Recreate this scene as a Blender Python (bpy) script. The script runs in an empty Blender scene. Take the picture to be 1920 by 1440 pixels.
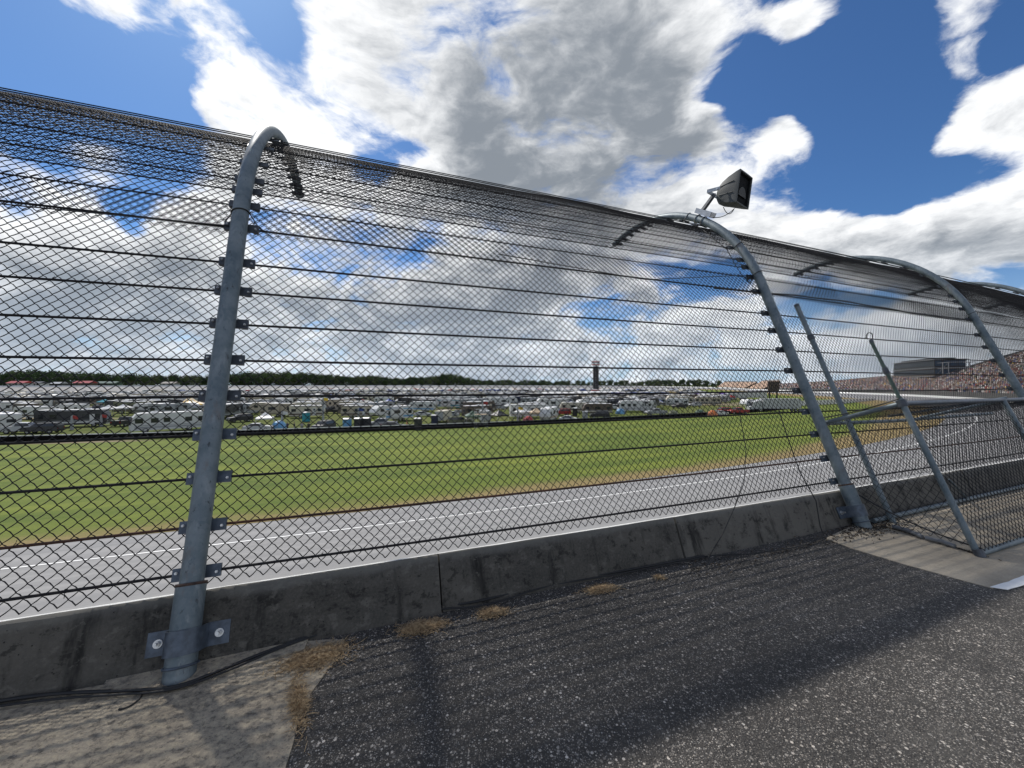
import bpy, math, random
import numpy as np
from mathutils import Vector, Matrix

random.seed(7)
rng = np.random.default_rng(7)
SC = bpy.context.scene
COL = SC.collection

# ------------------------------------------------------------------ camera
F_PX, CX, CY, EYE = 738.0, 960.0, 721.0, 1.55      # focal length and horizon of the photograph (1920 px wide)
cam_data = bpy.data.cameras.new('camera')
cam = bpy.data.objects.new('camera', cam_data)
COL.objects.link(cam)
cam.location = (0, 0, EYE)
cam.rotation_euler = (math.radians(90), 0, 0)
cam_data.sensor_width = 36.0
cam_data.lens = F_PX / 1920 * 36.0
cam_data.shift_y = (CY - 720) / 1920
cam_data.clip_start = 0.05
cam_data.clip_end = 12000
SC.camera = cam

# ------------------------------------------------------------------ sun, sky, exposure
SUN_EL, SUN_AZ = math.radians(50.0), math.radians(-39.6)   # azimuth from +Y towards +X
sun_dir = Vector((math.sin(SUN_AZ) * math.cos(SUN_EL), math.cos(SUN_AZ) * math.cos(SUN_EL), math.sin(SUN_EL)))
sl = bpy.data.lights.new('sun', 'SUN')
sl.energy = 3.6
sl.angle = math.radians(1.0)
sl.color = (1.0, 0.95, 0.88)
so = bpy.data.objects.new('sun', sl)
COL.objects.link(so)
so.rotation_euler = sun_dir.to_track_quat('Z', 'Y').to_euler()

SC.view_settings.view_transform = 'Standard'
SC.view_settings.look = 'None'
SC.view_settings.gamma = 1.0
SC.view_settings.use_curve_mapping = False
SC.view_settings.exposure = 0.15

SKY_STRENGTH = 0.1


class NT:
    """small helper round a node tree"""
    def __init__(self, tree):
        self.t = tree

    def new(self, kind, **kw):
        n = self.t.nodes.new(kind)
        for k, v in kw.items():
            setattr(n, k, v)
        return n

    def put(self, sock, v):
        if v is None:
            return
        if isinstance(v, bpy.types.NodeSocket):
            self.t.links.new(v, sock)
        elif isinstance(v, (tuple, list)):
            if len(v) == 3 and sock.type == 'RGBA':
                v = (*v, 1)
            sock.default_value = v
        else:
            sock.default_value = v

    def m(self, op, a, b=None, c=None, clamp=False):
        n = self.new('ShaderNodeMath', operation=op, use_clamp=clamp)
        for i, v in enumerate((a, b, c)):
            self.put(n.inputs[i], v)
        return n.outputs[0]

    def vm(self, op, a, b=None, out=0):
        n = self.new('ShaderNodeVectorMath', operation=op)
        self.put(n.inputs[0], a)
        if b is not None:
            if op == 'SCALE':
                self.put(n.inputs[3], b)
            else:
                self.put(n.inputs[1], b)
        return n.outputs[out]

    def step(self, x, lo, hi, a=0.0, b=1.0, smooth=True):
        n = self.new('ShaderNodeMapRange', interpolation_type='SMOOTHSTEP' if smooth else 'LINEAR', clamp=True)
        for i, v in enumerate((x, lo, hi, a, b)):
            self.put(n.inputs[i], v)
        return n.outputs[0]

    def mix(self, f, a, b, mode='MIX'):
        n = self.new('ShaderNodeMix', data_type='RGBA', blend_type=mode)
        self.put(n.inputs[0], f)
        self.put(n.inputs[6], a)
        self.put(n.inputs[7], b)
        return n.outputs[2]

    def noise(self, vec, scale, detail=2.0, rough=0.5, dim='3D', dist=0.0):
        n = self.new('ShaderNodeTexNoise', noise_dimensions=dim)
        self.put(n.inputs['Vector'], vec)
        n.inputs['Scale'].default_value = scale
        n.inputs['Detail'].default_value = detail
        n.inputs['Roughness'].default_value = rough
        n.inputs['Distortion'].default_value = dist
        return n.outputs[0]

    def voro(self, vec, scale, feature='F1', out='Distance', rnd=1.0):
        n = self.new('ShaderNodeTexVoronoi', feature=feature)
        self.put(n.inputs['Vector'], vec)
        n.inputs['Scale'].default_value = scale
        n.inputs['Randomness'].default_value = rnd
        return n.outputs[out]

    def sep(self, v):
        n = self.new('ShaderNodeSeparateXYZ')
        self.put(n.inputs[0], v)
        return n.outputs

    def comb(self, x, y, z):
        n = self.new('ShaderNodeCombineXYZ')
        for i, v in enumerate((x, y, z)):
            self.put(n.inputs[i], v)
        return n.outputs[0]


def look(u, v):
    d = Vector(((u - CX) / F_PX, 1.0, (CY - v) / F_PX))
    return d.normalized()


# clouds: banks of cumulus at their compass direction and height, (u, v, size, weight); negative weights are gaps of clear sky
CLOUDS = [
    # upper left bank and the tongue that runs down from it
    (210, 30, 60, .8), (330, 10, 80, .9), (430, 50, 70, .8), (270, 100, 34, .6), (460, 150, 60, .7), (500, 225, 60, .7), (420, 210, 30, .5),
    (120, 25, 36, .5), (600, 250, 60, .6),
    # the great cloud in the middle
    (660, 120, 90, 1.0), (800, 160, 120, 1.0), (960, 180, 140, 1.1), (1120, 130, 130, 1.1), (1230, 60, 90, .9), (900, 20, 140, 1.0), (690, 20, 60, .7),
    (1180, 260, 100, 1.0), (1020, 340, 110, .9), (1250, 330, 80, .9), (1330, 330, 45, .7), (860, 330, 70, .7), (1310, 30, 50, .5), (740, 235, 50, .4),
    # small clouds on the right
    (1440, 258, 52, 1.25), (1495, 240, 42, 1.0), (1465, 225, 30, .6), (1395, 305, 30, .5),
    (1500, 50, 56, .85), (1545, 10, 50, .9), (1450, 10, 44, .6), (1725, 45, 64, .85), (1760, 105, 46, .7), (1700, 130, 36, .5),
    (1755, 245, 56, .8), (1830, 200, 76, .8), (1910, 150, 84, .9), (1900, 230, 60, .5), (1715, 278, 34, .5),
    # the bank behind the loudspeaker
    (1440, 420, 60, .9), (1530, 400, 60, .9), (1620, 420, 80, 1.0), (1740, 410, 90, 1.1), (1860, 370, 80, 1.1), (1700, 480, 70, .9), (1560, 470, 70, .7), (1900, 430, 60, .7),
    # seen through the fence
    (120, 380, 80, .6), (60, 500, 130, .7), (230, 500, 110, .6), (380, 480, 90, .6), (330, 430, 50, .5), (180, 320, 36, .5), (420, 340, 60, .5), (560, 330, 60, .6),
    (540, 480, 100, .6), (620, 560, 110, .5), (820, 560, 110, .5), (930, 470, 80, .6), (1000, 410, 90, .7), (1010, 560, 90, .5), (1180, 430, 70, .6),
    (1200, 640, 90, .5), (900, 650, 120, .35), (1420, 640, 60, .5), (1400, 560, 30, .3), (1660, 640, 80, .9), (1600, 620, 40, .6), (1760, 620, 70, .8), (1850, 600, 60, .6), (450, 640, 130, .3),
    (-300, 300, 200, .6), (2300, 300, 220, .6), (900, -700, 300, .5),
    (745, 345, 46, .9), (880, 300, 40, .5), (600, 300, 50, .6),
    # gaps
    (150, 170, 110, -1.2), (290, 190, 60, -.9), (40, 60, 60, -.9), (40, 250, 70, -.9), (350, 250, 60, -.7), (530, 45, 42, -1.0), (570, 110, 24, -.4),
    (740, 275, 44, -.9), (680, 300, 30, -.5), (935, 275, 24, -.5), (250, 390, 32, -1.1), (330, 330, 44, -.7), (700, 420, 38, -.9), (790, 470, 30, -.7), (830, 405, 36, -.6), (640, 470, 40, -.5),
    (1560, 190, 60, -1.0), (1650, 190, 60, -1.0), (1680, 320, 50, -.9), (1400, 200, 40, -.6), (1420, 330, 40, -.5), (1580, 90, 50, -.8), (1640, 40, 40, -.6),
    (1780, 312, 34, -1.1), (1860, 300, 28, -.9), (1690, 330, 40, -.8), (930, 268, 34, -.6), (790, 268, 30, -.6),
    (1480, 140, 90, -1.1), (1600, 250, 90, -1.2), (1380, 140, 50, -.9), (1600, 130, 90, -1.1), (1850, 60, 60, -.7), (1640, 340, 60, -.8), (1560, 320, 50, -.8), (1345, 300, 26, -.6), (1310, 385, 20, -.7),
    (1350, 520, 32, -1.0), (1260, 525, 22, -.6), (1110, 590, 44, -1.0), (700, 548, 32, -.7), (1530, 560, 44, -1.1), (1640, 545, 44, -.9), (1890, 530, 44, -1.3), (1790, 540, 36, -1.0), (180, 620, 44, -.5), (640, 615, 32, -.5),
]
# where those clouds are deepest, so that little daylight comes through
DEEP = [
    (1010, 180, 130, 1.0), (1150, 110, 110, .95), (860, 130, 100, .65), (1060, 310, 100, .85), (1190, 240, 80, .85), (1240, 330, 50, .7), (730, 170, 60, .4), (930, 270, 60, .45), (1260, 120, 50, .5), (1120, 360, 60, .4),
    (330, 25, 46, .45), (1700, 480, 60, .8), (1860, 430, 60, .75), (1560, 460, 50, .55), (1880, 220, 40, .35),
    (70, 520, 120, .8), (250, 540, 90, .6), (330, 470, 50, .4), (60, 610, 60, .3), (520, 530, 80, .65), (640, 580, 90, .65), (860, 580, 90, .65), (960, 520, 60, .55), (1010, 440, 70, .65), (1120, 460, 60, .55), (1150, 540, 50, .4),
    (1210, 620, 60, .4), (1660, 680, 60, .55), (1740, 660, 50, .4), (900, 660, 100, .35), (350, 620, 100, .35),
]


def cloud_warp(T, d):
    x, y, z = T.sep(d)
    zz = T.m('ADD', T.m('ABSOLUTE', z), 0.55)
    p = T.comb(T.m('DIVIDE', x, zz), T.m('DIVIDE', y, zz), T.m('MULTIPLY', z, 1.6))
    warp = T.new('ShaderNodeTexNoise')
    T.put(warp.inputs['Vector'], p)
    warp.inputs['Scale'].default_value = 2.2
    warp.inputs['Detail'].default_value = 6
    w = T.vm('SUBTRACT', warp.outputs['Color'], (.5, .5, .5))
    return T.vm('ADD', p, T.vm('SCALE', w, 0.30)), w


def cloud_noise_group():
    g = bpy.data.node_groups.new('cloud_noise', 'ShaderNodeTree')
    g.interface.new_socket('Direction', in_out='INPUT', socket_type='NodeSocketVector')
    g.interface.new_socket('Value', in_out='OUTPUT', socket_type='NodeSocketFloat')
    T = NT(g)
    gi = T.new('NodeGroupInput')
    go = T.new('NodeGroupOutput')
    pw, w = cloud_warp(T, T.vm('NORMALIZE', gi.outputs[0]))
    fine = T.noise(pw, 3.6, 13.0, .63)
    vn = T.new('ShaderNodeTexVoronoi', feature='F1', normalize=True)
    T.put(vn.inputs['Vector'], T.vm('ADD', pw, T.vm('SCALE', w, .35)))
    vn.inputs['Scale'].default_value = 5.0
    vn.inputs['Detail'].default_value = 3.0
    vn.inputs['Roughness'].default_value = .55
    base = T.m('MULTIPLY', T.m('SUBTRACT', fine, .5), 3.2)
    base = T.m('ADD', base, T.m('MULTIPLY', T.m('SUBTRACT', .30, vn.outputs['Distance']), 1.6))
    T.put(go.inputs[0], base)
    return g


def cloud_banks(T, d, banks):
    """large-scale cover or depth: the banks listed above"""
    pw, w = cloud_warp(T, d)
    dw = T.vm('NORMALIZE', T.vm('ADD', d, T.vm('SCALE', w, 0.20)))
    acc = None
    for (u, v, r, wt) in banks:
        b = look(u, v)
        sig = r / F_PX * max(b.y * b.y, .25) ** .9
        k = 1.0 / (sig * sig)
        e = T.m('EXPONENT', T.m('MULTIPLY_ADD', T.vm('DOT_PRODUCT', dw, tuple(b), out=1), k, -k))
        acc = T.m('MULTIPLY_ADD', e, wt, acc if acc is not None else 0.0)
    big = T.noise(pw, 1.0, 2.0, .5)
    return T.m('ADD', acc, T.m('MULTIPLY', T.m('SUBTRACT', big, .5), .5))


def make_world():
    w = bpy.data.worlds.new('World')
    SC.world = w
    w.use_nodes = True
    t = w.node_tree
    t.nodes.clear()
    T = NT(t)
    out = T.new('ShaderNodeOutputWorld')
    bg = T.new('ShaderNodeBackground')
    T.put(out.inputs[0], bg.outputs[0])
    bg.inputs[1].default_value = SKY_STRENGTH
    sky = T.new('ShaderNodeTexSky', sky_type='NISHITA')
    sky.sun_disc = False
    sky.sun_elevation = SUN_EL
    sky.sun_rotation = SUN_AZ
    sky.altitude = 300
    sky.air_density = 1.0
    sky.dust_density = 0.6
    sky.ozone_density = 2.5
    tc = T.new('ShaderNodeTexCoord')
    d = T.vm('NORMALIZE', tc.outputs['Generated'])
    g = cloud_noise_group()

    def dens(v):
        n = T.new('ShaderNodeGroup')
        n.node_tree = g
        T.put(n.inputs[0], v)
        return n.outputs[0]
    z = T.sep(d)[2]
    banks = cloud_banks(T, d, CLOUDS)
    deep = cloud_banks(T, d, DEEP)
    n1 = dens(d)
    n2 = dens(T.vm('ADD', d, tuple(sun_dir * 0.035)))
    fill_cover = T.step(T.sep(d)[1], .35, .75, .30, 0.0)        # extra cloud added away from the view, for more neutral fill light
    low = T.m('ADD', T.step(z, .05, .50, .24, -.20), fill_cover)               # more cover low down, as in any cumulus field seen edge-on
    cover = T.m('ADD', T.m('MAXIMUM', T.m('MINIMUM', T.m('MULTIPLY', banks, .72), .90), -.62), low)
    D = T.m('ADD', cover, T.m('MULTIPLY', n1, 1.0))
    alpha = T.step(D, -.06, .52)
    lit = T.m('SUBTRACT', n1, n2)                      # thins towards the sun: bright side
    shade = T.m('ADD', T.m('MULTIPLY', T.m('MINIMUM', deep, 1.2), .56), T.m('MULTIPLY', n1, .50))
    shade = T.m('SUBTRACT', shade, T.m('MULTIPLY', lit, .80))
    shade = T.m('ADD', shade, T.m('MULTIPLY', T.m('SUBTRACT', alpha, .7), .25))
    shade = T.m('ADD', shade, T.step(z, .0, .40, .20, 0.0))
    shade = T.step(T.m('ADD', shade, .14), .0, 1.05)
    k = 1.0 / SKY_STRENGTH
    white = tuple(k * c for c in (1.0, 1.01, 1.02))
    grey = tuple(k * c for c in (.24, .27, .31))
    ccol = T.mix(shade, white, grey)
    # towards the horizon more air lies in front of the clouds
    air = T.step(z, .0, .30, .42, 0.0)
    ccol = T.mix(air, ccol, tuple(k * c for c in (.55, .66, .80)))
    blue = T.mix(1.0, sky.outputs[0], (.44, .68, .94), 'MULTIPLY')
    hz = T.step(z, -.02, .25, .65, 0.0)
    blue = T.mix(hz, blue, tuple(k * c for c in (.50, .66, .86)))
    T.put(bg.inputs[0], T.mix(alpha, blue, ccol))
    w.cycles.sampling_method = 'MANUAL'
    w.cycles.sample_map_resolution = 1024


make_world()

# ------------------------------------------------------------------ materials
MATS = {}


def mat(name, build):
    if name in MATS:
        return MATS[name]
    m = bpy.data.materials.new(name)
    m.use_nodes = True
    T = NT(m.node_tree)
    b = m.node_tree.nodes['Principled BSDF']
    build(T, b)
    MATS[name] = m
    return m


def bump(T, b, height, strength, dist=0.02):
    n = T.new('ShaderNodeBump')
    n.inputs['Strength'].default_value = strength
    n.inputs['Distance'].default_value = dist
    T.put(n.inputs['Height'], height)
    T.put(b.inputs['Normal'], n.outputs[0])


def obj_co(T):
    return T.new('ShaderNodeTexCoord').outputs['Object']


def uv_co(T):
    return T.new('ShaderNodeTexCoord').outputs['UV']


def paint(name, col, rough=.5, metal=0.0, var=.12, scale=1.5, spec=.5):
    """painted or moulded surface with a little wear and dirt"""
    def bld(T, b):
        co = obj_co(T)
        n = T.noise(co, scale, 5, .6)
        f = T.step(n, .3, .75)
        dk = tuple(c * (1 - var * 2) for c in col)
        lt = tuple(min(1, c * (1 + var * .6)) for c in col)
        T.put(b.inputs['Base Color'], T.mix(f, dk, lt))
        b.inputs['Roughness'].default_value = rough
        b.inputs['Metallic'].default_value = metal
        b.inputs['Specular IOR Level'].default_value = spec
    return mat(name, bld)


def m_asphalt(T, b):
    co = obj_co(T)
    big = T.noise(co, .8, 5, .62)
    mid = T.noise(co, 6, 5, .65)
    fine = T.noise(co, 240, 2, .7)

    def stones(scale, shift, power, top):
        nv = T.new('ShaderNodeTexVoronoi')
        T.put(nv.inputs['Vector'], T.vm('ADD', co, shift))
        nv.inputs['Scale'].default_value = scale
        c = T.sep(nv.outputs['Color'])
        tone = T.m('MULTIPLY', T.m('POWER', c[0], power), top)
        shape = T.step(nv.outputs['Distance'], .52, .34)
        return T.m('MULTIPLY', tone, shape), c[1], nv.outputs['Distance']
    a1, h1, dist = stones(105, (0, 0, 0), 5.0, .46)
    a2, h2, d2 = stones(190, (3.3, 1.7, .2), 6.0, .42)
    a3, h3, d3 = stones(64, (1.1, 4.7, .9), 14.0, .60)
    tone = T.m('ADD', T.m('MAXIMUM', T.m('MAXIMUM', a1, a2), a3), T.m('MULTIPLY', T.step(mid, .3, .7), .010))
    wear = T.step(big, .30, .70, .72, 1.22)
    tone = T.m('MULTIPLY', T.m('ADD', tone, .031), wear)
    hue = T.mix(h1, (1.0, .94, .85), (1.0, .885, .76))
    base = T.mix(1.0, T.comb(tone, tone, tone), hue, 'MULTIPLY')
    base = T.mix(T.m('MULTIPLY', T.step(fine, .45, .7), .3), base, (.010, .0095, .009))
    stain = T.noise(T.vm('MULTIPLY', co, (1, 1.6, 1)), 1.3, 6, .68)
    base = T.mix(T.m('MULTIPLY', T.step(stain, .54, .66), .45), base, (.018, .017, .0155))
    base = T.mix(T.m('MULTIPLY', T.step(stain, .44, .32), .25), base, (.125, .116, .102))
    T.put(b.inputs['Base Color'], base)
    T.put(b.inputs['Roughness'], T.m('ADD', .62, T.m('MULTIPLY', fine, .3)))
    h = T.m('ADD', T.m('MULTIPLY', T.step(dist, .6, .1), .8), T.m('MULTIPLY', fine, .6))
    bump(T, b, h, .9, .006)


def m_track(T, b):
    uv = uv_co(T)
    s, n, _ = T.sep(uv)
    lane = T.noise(T.comb(T.m('MULTIPLY', s, .012), T.m('MULTIPLY', n, .8), 0), 1.0, 5, .6)
    grain = T.noise(T.comb(s, n, 0), 6, 4, .7)
    patch = T.noise(T.comb(T.m('MULTIPLY', s, .12), T.m('MULTIPLY', n, .3), 3), 1.0, 3, .5)
    c = T.mix(T.step(lane, .3, .7), (.185, .184, .186), (.262, .258, .254))
    c = T.mix(T.m('MULTIPLY', T.step(patch, .4, .7), .35), c, (.19, .185, .18))
    seam = T.m('LESS_THAN', T.m('ABSOLUTE', T.m('SUBTRACT', T.m('FRACT', T.m('DIVIDE', n, 3.7)), .5)), .008)
    c = T.mix(T.m('MULTIPLY', seam, .5), c, (.09, .09, .09))
    c = T.mix(T.m('MULTIPLY', T.step(grain, .4, .7), .2), c, (.10, .10, .10))
    T.put(b.inputs['Base Color'], c)
    b.inputs['Roughness'].default_value = .8


def m_grass(T, b):
    uv = uv_co(T)
    s, n, _ = T.sep(uv)
    v1 = T.noise(T.comb(T.m('MULTIPLY', s, .035), T.m('MULTIPLY', n, .16), 0), 1.0, 5, .6)
    v2 = T.noise(T.comb(T.m('MULTIPLY', s, .6), T.m('MULTIPLY', n, 1.2), 0), 1.0, 5, .65)
    v3 = T.noise(T.comb(s, n, 5), 5.0, 4, .7)
    c = T.mix(T.step(v1, .32, .68), (.075, .118, .014), (.175, .210, .029))
    c = T.mix(T.m('MULTIPLY', T.step(v2, .35, .75), .5), c, (.165, .180, .040))
    c = T.mix(T.m('MULTIPLY', T.step(v3, .5, .8), .45), c, (.045, .070, .010))
    mow = T.m('ADD', .5, T.m('MULTIPLY', .5, T.m('SINE', T.m('MULTIPLY', n, 1.35))))
    c = T.mix(T.m('MULTIPLY', T.step(mow, .35, .65), .26), c, (.05, .085, .012))
    # dry turf along the apron: worn margin that follows the edge of the pavement
    edge = T.m('ADD', T.m('SUBTRACT', n, 22.5), T.m('MULTIPLY', T.m('SUBTRACT', v2, .5), 3.5))
    edge = T.m('ADD', edge, T.m('MULTIPLY', T.m('SUBTRACT', v1, .5), 6))
    edge = T.m('SUBTRACT', edge, T.step(s, 15, 150, 0, 10))
    dry = T.step(edge, -.2, 3.4, 1, 0)
    c = T.mix(dry, c, T.mix(v3, (.17, .125, .050), (.31, .235, .11)))
    T.put(b.inputs['Base Color'], c)
    b.inputs['Roughness'].default_value = .9
    b.inputs['Specular IOR Level'].default_value = .2
    bump(T, b, v3, .6, .15)


def m_infield(T, b):
    co = obj_co(T)
    x, y, _ = T.sep(co)
    v1 = T.noise(co, .02, 5, .6)
    v2 = T.noise(co, .35, 5, .65)
    c = T.mix(T.step(v1, .35, .65), (.062, .088, .016), (.115, .130, .034))
    c = T.mix(T.m('MULTIPLY', T.step(v2, .45, .75), .5), c, (.16, .15, .06))
    lane = T.step(T.noise(T.comb(T.m('MULTIPLY', x, .006), T.m('MULTIPLY', y, .055), 2), 1.0, 2, .5), .60, .66)
    c = T.mix(T.m('MULTIPLY', lane, .8), c, (.25, .20, .14))
    T.put(b.inputs['Base Color'], c)
    b.inputs['Roughness'].default_value = .95
    b.inputs['Specular IOR Level'].default_value = .1


def m_wall(T, b):
    uv = uv_co(T)
    s, t, _ = T.sep(uv)
    big = T.noise(T.comb(T.m('MULTIPLY', s, 1.1), T.m('MULTIPLY', t, 1.6), 0), 1.0, 5, .65)
    streak = T.noise(T.comb(T.m('MULTIPLY', s, 5.0), T.m('MULTIPLY', t, .9), 0), 1.0, 5, .65)
    blot = T.noise(T.comb(T.m('MULTIPLY', s, 4.0), T.m('MULTIPLY', t, 4.5), 7), 1.0, 6, .7)
    pit = T.voro(T.comb(s, t, 0), 26)
    grain = T.noise(T.comb(s, t, 0), 60, 4, .7)
    c = T.mix(T.step(big, .3, .7), (.040, .038, .034), (.105, .097, .083))
    c = T.mix(T.m('MULTIPLY', T.step(grain, .35, .75), .5), c, (.13, .122, .103))
    c = T.mix(T.step(s, 3.45, 3.62, 0, .45), c, (.17, .158, .135))
    c = T.mix(T.m('MULTIPLY', T.step(streak, .52, .68), .85), c, (.011, .0108, .0105))
    c = T.mix(T.m('MULTIPLY', T.step(blot, .55, .68), .75), c, (.012, .0118, .011))
    lich = T.noise(T.comb(T.m('MULTIPLY', s, 9.0), T.m('MULTIPLY', t, 11.0), 21), 1.0, 6, .72)
    c = T.mix(T.m('MULTIPLY', T.step(lich, .54, .64), .55), c, (.155, .146, .125))
    c = T.mix(T.m('MULTIPLY', T.step(lich, .45, .37), .65), c, (.016, .0155, .014))
    c = T.mix(T.m('MULTIPLY', T.step(pit, .12, .05), .85), c, (.010, .010, .010))
    # worn bare lip at the top
    lip = T.step(T.m('ADD', t, T.m('MULTIPLY', T.m('SUBTRACT', blot, .5), .10)), .30, .36)
    c = T.mix(T.m('MULTIPLY', lip, .6), c, (.17, .165, .148))
    T.put(b.inputs['Base Color'], c)
    b.inputs['Roughness'].default_value = .9
    b.inputs['Specular IOR Level'].default_value = .25
    h = T.m('ADD', T.m('MULTIPLY', grain, .5), T.m('ADD', blot, T.step(pit, .0, .12)))
    bump(T, b, h, .7, .008)


def m_slab(T, b):
    co = obj_co(T)
    v1 = T.noise(co, 2.2, 5, .65)
    v2 = T.noise(T.vm('MULTIPLY', co, (1, 1.35, 1)), 19, 7, .75)
    v3 = T.noise(co, 120, 3, .7)
    c = T.mix(T.step(v1, .32, .68), (.25, .215, .165), (.38, .33, .255))
    c = T.mix(T.m('MULTIPLY', T.step(v2, .48, .62), .65), c, (.50, .425, .30))
    c = T.mix(T.m('MULTIPLY', T.step(v2, .48, .36), .75), c, (.085, .077, .066))
    c = T.mix(T.m('MULTIPLY', T.step(v3, .45, .75), .35), c, (.10, .09, .08))
    v4 = T.noise(co, 42, 4, .7)
    c = T.mix(T.m('MULTIPLY', T.step(v4, .54, .66), .5), c, (.40, .35, .26))
    c = T.mix(T.m('MULTIPLY', T.step(v4, .46, .36), .6), c, (.075, .068, .058))
    T.put(b.inputs['Base Color'], c)
    b.inputs['Roughness'].default_value = .92
    b.inputs['Specular IOR Level'].default_value = .2
    bump(T, b, T.m('ADD', T.m('MULTIPLY', v2, .7), T.m('MULTIPLY', v3, .5)), .8, .01)


def m_slab_plain(T, b):
    co = obj_co(T)
    v1 = T.noise(co, 1.6, 5, .65)
    v2 = T.noise(T.vm('MULTIPLY', co, (1, 2.5, 1)), 12, 5, .7)
    v3 = T.noise(co, 110, 3, .7)
    c = T.mix(T.step(v1, .32, .68), (.29, .25, .19), (.45, .385, .29))
    c = T.mix(T.m('MULTIPLY', T.step(v2, .42, .7), .4), c, (.36, .305, .225))
    c = T.mix(T.m('MULTIPLY', T.step(v3, .45, .75), .35), c, (.09, .08, .07))
    T.put(b.inputs['Base Color'], c)
    b.inputs['Roughness'].default_value = .92
    bump(T, b, v3, .6, .006)


def m_galv(T, b):
    co = obj_co(T)
    v1 = T.noise(co, 5, 4, .6)
    v2 = T.voro(co, 38, out='Color')
    v3 = T.noise(T.vm('MULTIPLY', co, (30, 30, 9)), 1.0, 5, .7)
    sp = T.sep(v2)[0]
    c = T.mix(T.step(v1, .3, .7), (.090, .124, .145), (.180, .218, .235))
    c = T.mix(T.m('MULTIPLY', sp, .25), c, (.25, .275, .29))
    c = T.mix(T.m('MULTIPLY', T.step(v3, .60, .68), .8), c, (.04, .045, .05))
    v4 = T.noise(T.vm('MULTIPLY', co, (14, 14, 2.5)), 1.0, 5, .65)
    c = T.mix(T.m('MULTIPLY', T.step(v4, .55, .72), .5), c, (.30, .33, .34))
    c = T.mix(T.m('MULTIPLY', T.step(v4, .42, .30), .45), c, (.06, .08, .10))
    c = T.mix(T.m('MULTIPLY', T.step(T.noise(T.vm('MULTIPLY', co, (9, 9, 1.6)), 1.0, 5, .7), .60, .72), .35), c, (.15, .095, .065))
    T.put(b.inputs['Base Color'], c)
    b.inputs['Metallic'].default_value = .35
    T.put(b.inputs['Roughness'], T.m('ADD', .42, T.m('MULTIPLY', v1, .25)))


def m_wire(T, b):
    co = obj_co(T)
    n = T.noise(co, 3, 3, .6)
    T.put(b.inputs['Base Color'], T.mix(n, (.010, .010, .012), (.030, .030, .034)))
    b.inputs['Roughness'].default_value = .75
    b.inputs['Specular IOR Level'].default_value = .2


def m_cable(T, b):
    uv = uv_co(T)
    s, t, _ = T.sep(uv)
    w = T.m('SINE', T.m('ADD', T.m('MULTIPLY', s, 105.0), T.m('MULTIPLY', t, 37.7)))
    T.put(b.inputs['Base Color'], T.mix(T.step(w, -1, 1), (.010, .010, .011), (.034, .033, .035)))
    b.inputs['Roughness'].default_value = .75
    b.inputs['Specular IOR Level'].default_value = .2
    bump(T, b, w, .6, .004)


def m_rust(T, b):
    uv = uv_co(T)
    s, t, _ = T.sep(uv)
    w = T.m('SINE', T.m('ADD', T.m('MULTIPLY', s, 105.0), T.m('MULTIPLY', t, 37.7)))
    n = T.noise(T.comb(T.m('MULTIPLY', s, 2.5), t, 0), 1, 3, .6)
    c = T.mix(T.step(n, .35, .65), (.030, .015, .010), (.115, .040, .018))
    T.put(b.inputs['Base Color'], T.mix(T.m('MULTIPLY', T.step(w, -1, 1), .4), c, (.012, .009, .008)))
    b.inputs['Roughness'].default_value = .8
    bump(T, b, w, .6, .004)


def m_leaf(base):
    def bld(T, b):
        co = obj_co(T)
        n = T.noise(co, .45, 3, .6)
        n2 = T.noise(co, 3.0, 2, .6)
        c = T.mix(n, tuple(x * .6 for x in base), tuple(x * 1.5 for x in base))
        c = T.mix(T.m('MULTIPLY', n2, .4), c, tuple(x * .5 for x in base))
        T.put(b.inputs['Base Color'], c)
        b.inputs['Roughness'].default_value = .8
        b.inputs['Specular IOR Level'].default_value = .1
    return bld


def m_straw(T, b):
    oi = T.new('ShaderNodeTexCoord').outputs['Object']
    n = T.noise(oi, 60, 2, .6)
    T.put(b.inputs['Base Color'], T.mix(T.step(n, .3, .7), (.22, .145, .08), (.60, .45, .27)))
    b.inputs['Roughness'].default_value = .9
    b.inputs['Specular IOR Level'].default_value = .1


def m_glass(T, b):
    co = obj_co(T)
    n = T.noise(co, 1.2, 2, .5)
    T.put(b.inputs['Base Color'], T.mix(n, (.010, .012, .015), (.035, .040, .045)))
    b.inputs['Roughness'].default_value = .12
    b.inputs['Specular IOR Level'].default_value = .6


ASPHALT = mat('coarse_asphalt', m_asphalt)
TRACK = mat('track_asphalt', m_track)
GRASS = mat('verge_grass', m_grass)
INFIELD = mat('infield_grass', m_infield)
WALLM = mat('stained_concrete', m_wall)
SLAB = mat('dirty_slab', m_slab)
SLAB2 = mat('plain_slab', m_slab_plain)
GALV = mat('galvanised_steel', m_galv)
WIRE = mat('dark_zinc_wire', m_wire)
CABLE = mat('steel_rope', m_cable)
RUST = mat('rusty_rope', m_rust)
STRAW = mat('straw', m_straw)
GLASS = mat('dark_glazing', m_glass)
LEAF1 = mat('leaf_dark', m_leaf((.058, .092, .040)))
LEAF2 = mat('leaf_mid', m_leaf((.080, .120, .048)))
LEAF3 = mat('leaf_olive', m_leaf((.10, .128, .055)))
BARK = paint('bark', (.09, .07, .05), .9)
WHITEPAINT = paint('white_wall_paint', (.80, .80, .78), .6, var=.06, scale=9)
LINEPAINT = paint('white_line_paint', (.80, .80, .78), .7, var=.05, scale=3)
BLACK = paint('black_rubber', (.012, .012, .012), .6)
BLACKWALL = paint('black_barrier_face', (.005, .005, .0055), .9, spec=.1)
STEELRAIL = paint('bright_rail_steel', (.74, .75, .77), .4, .3)
PLATE = paint('clamp_steel', (.10, .125, .16), .45, .3, var=.2, scale=20)
DARKPLATE = paint('dark_clamp_steel', (.075, .085, .10), .5, .3, var=.2, scale=20)
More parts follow.
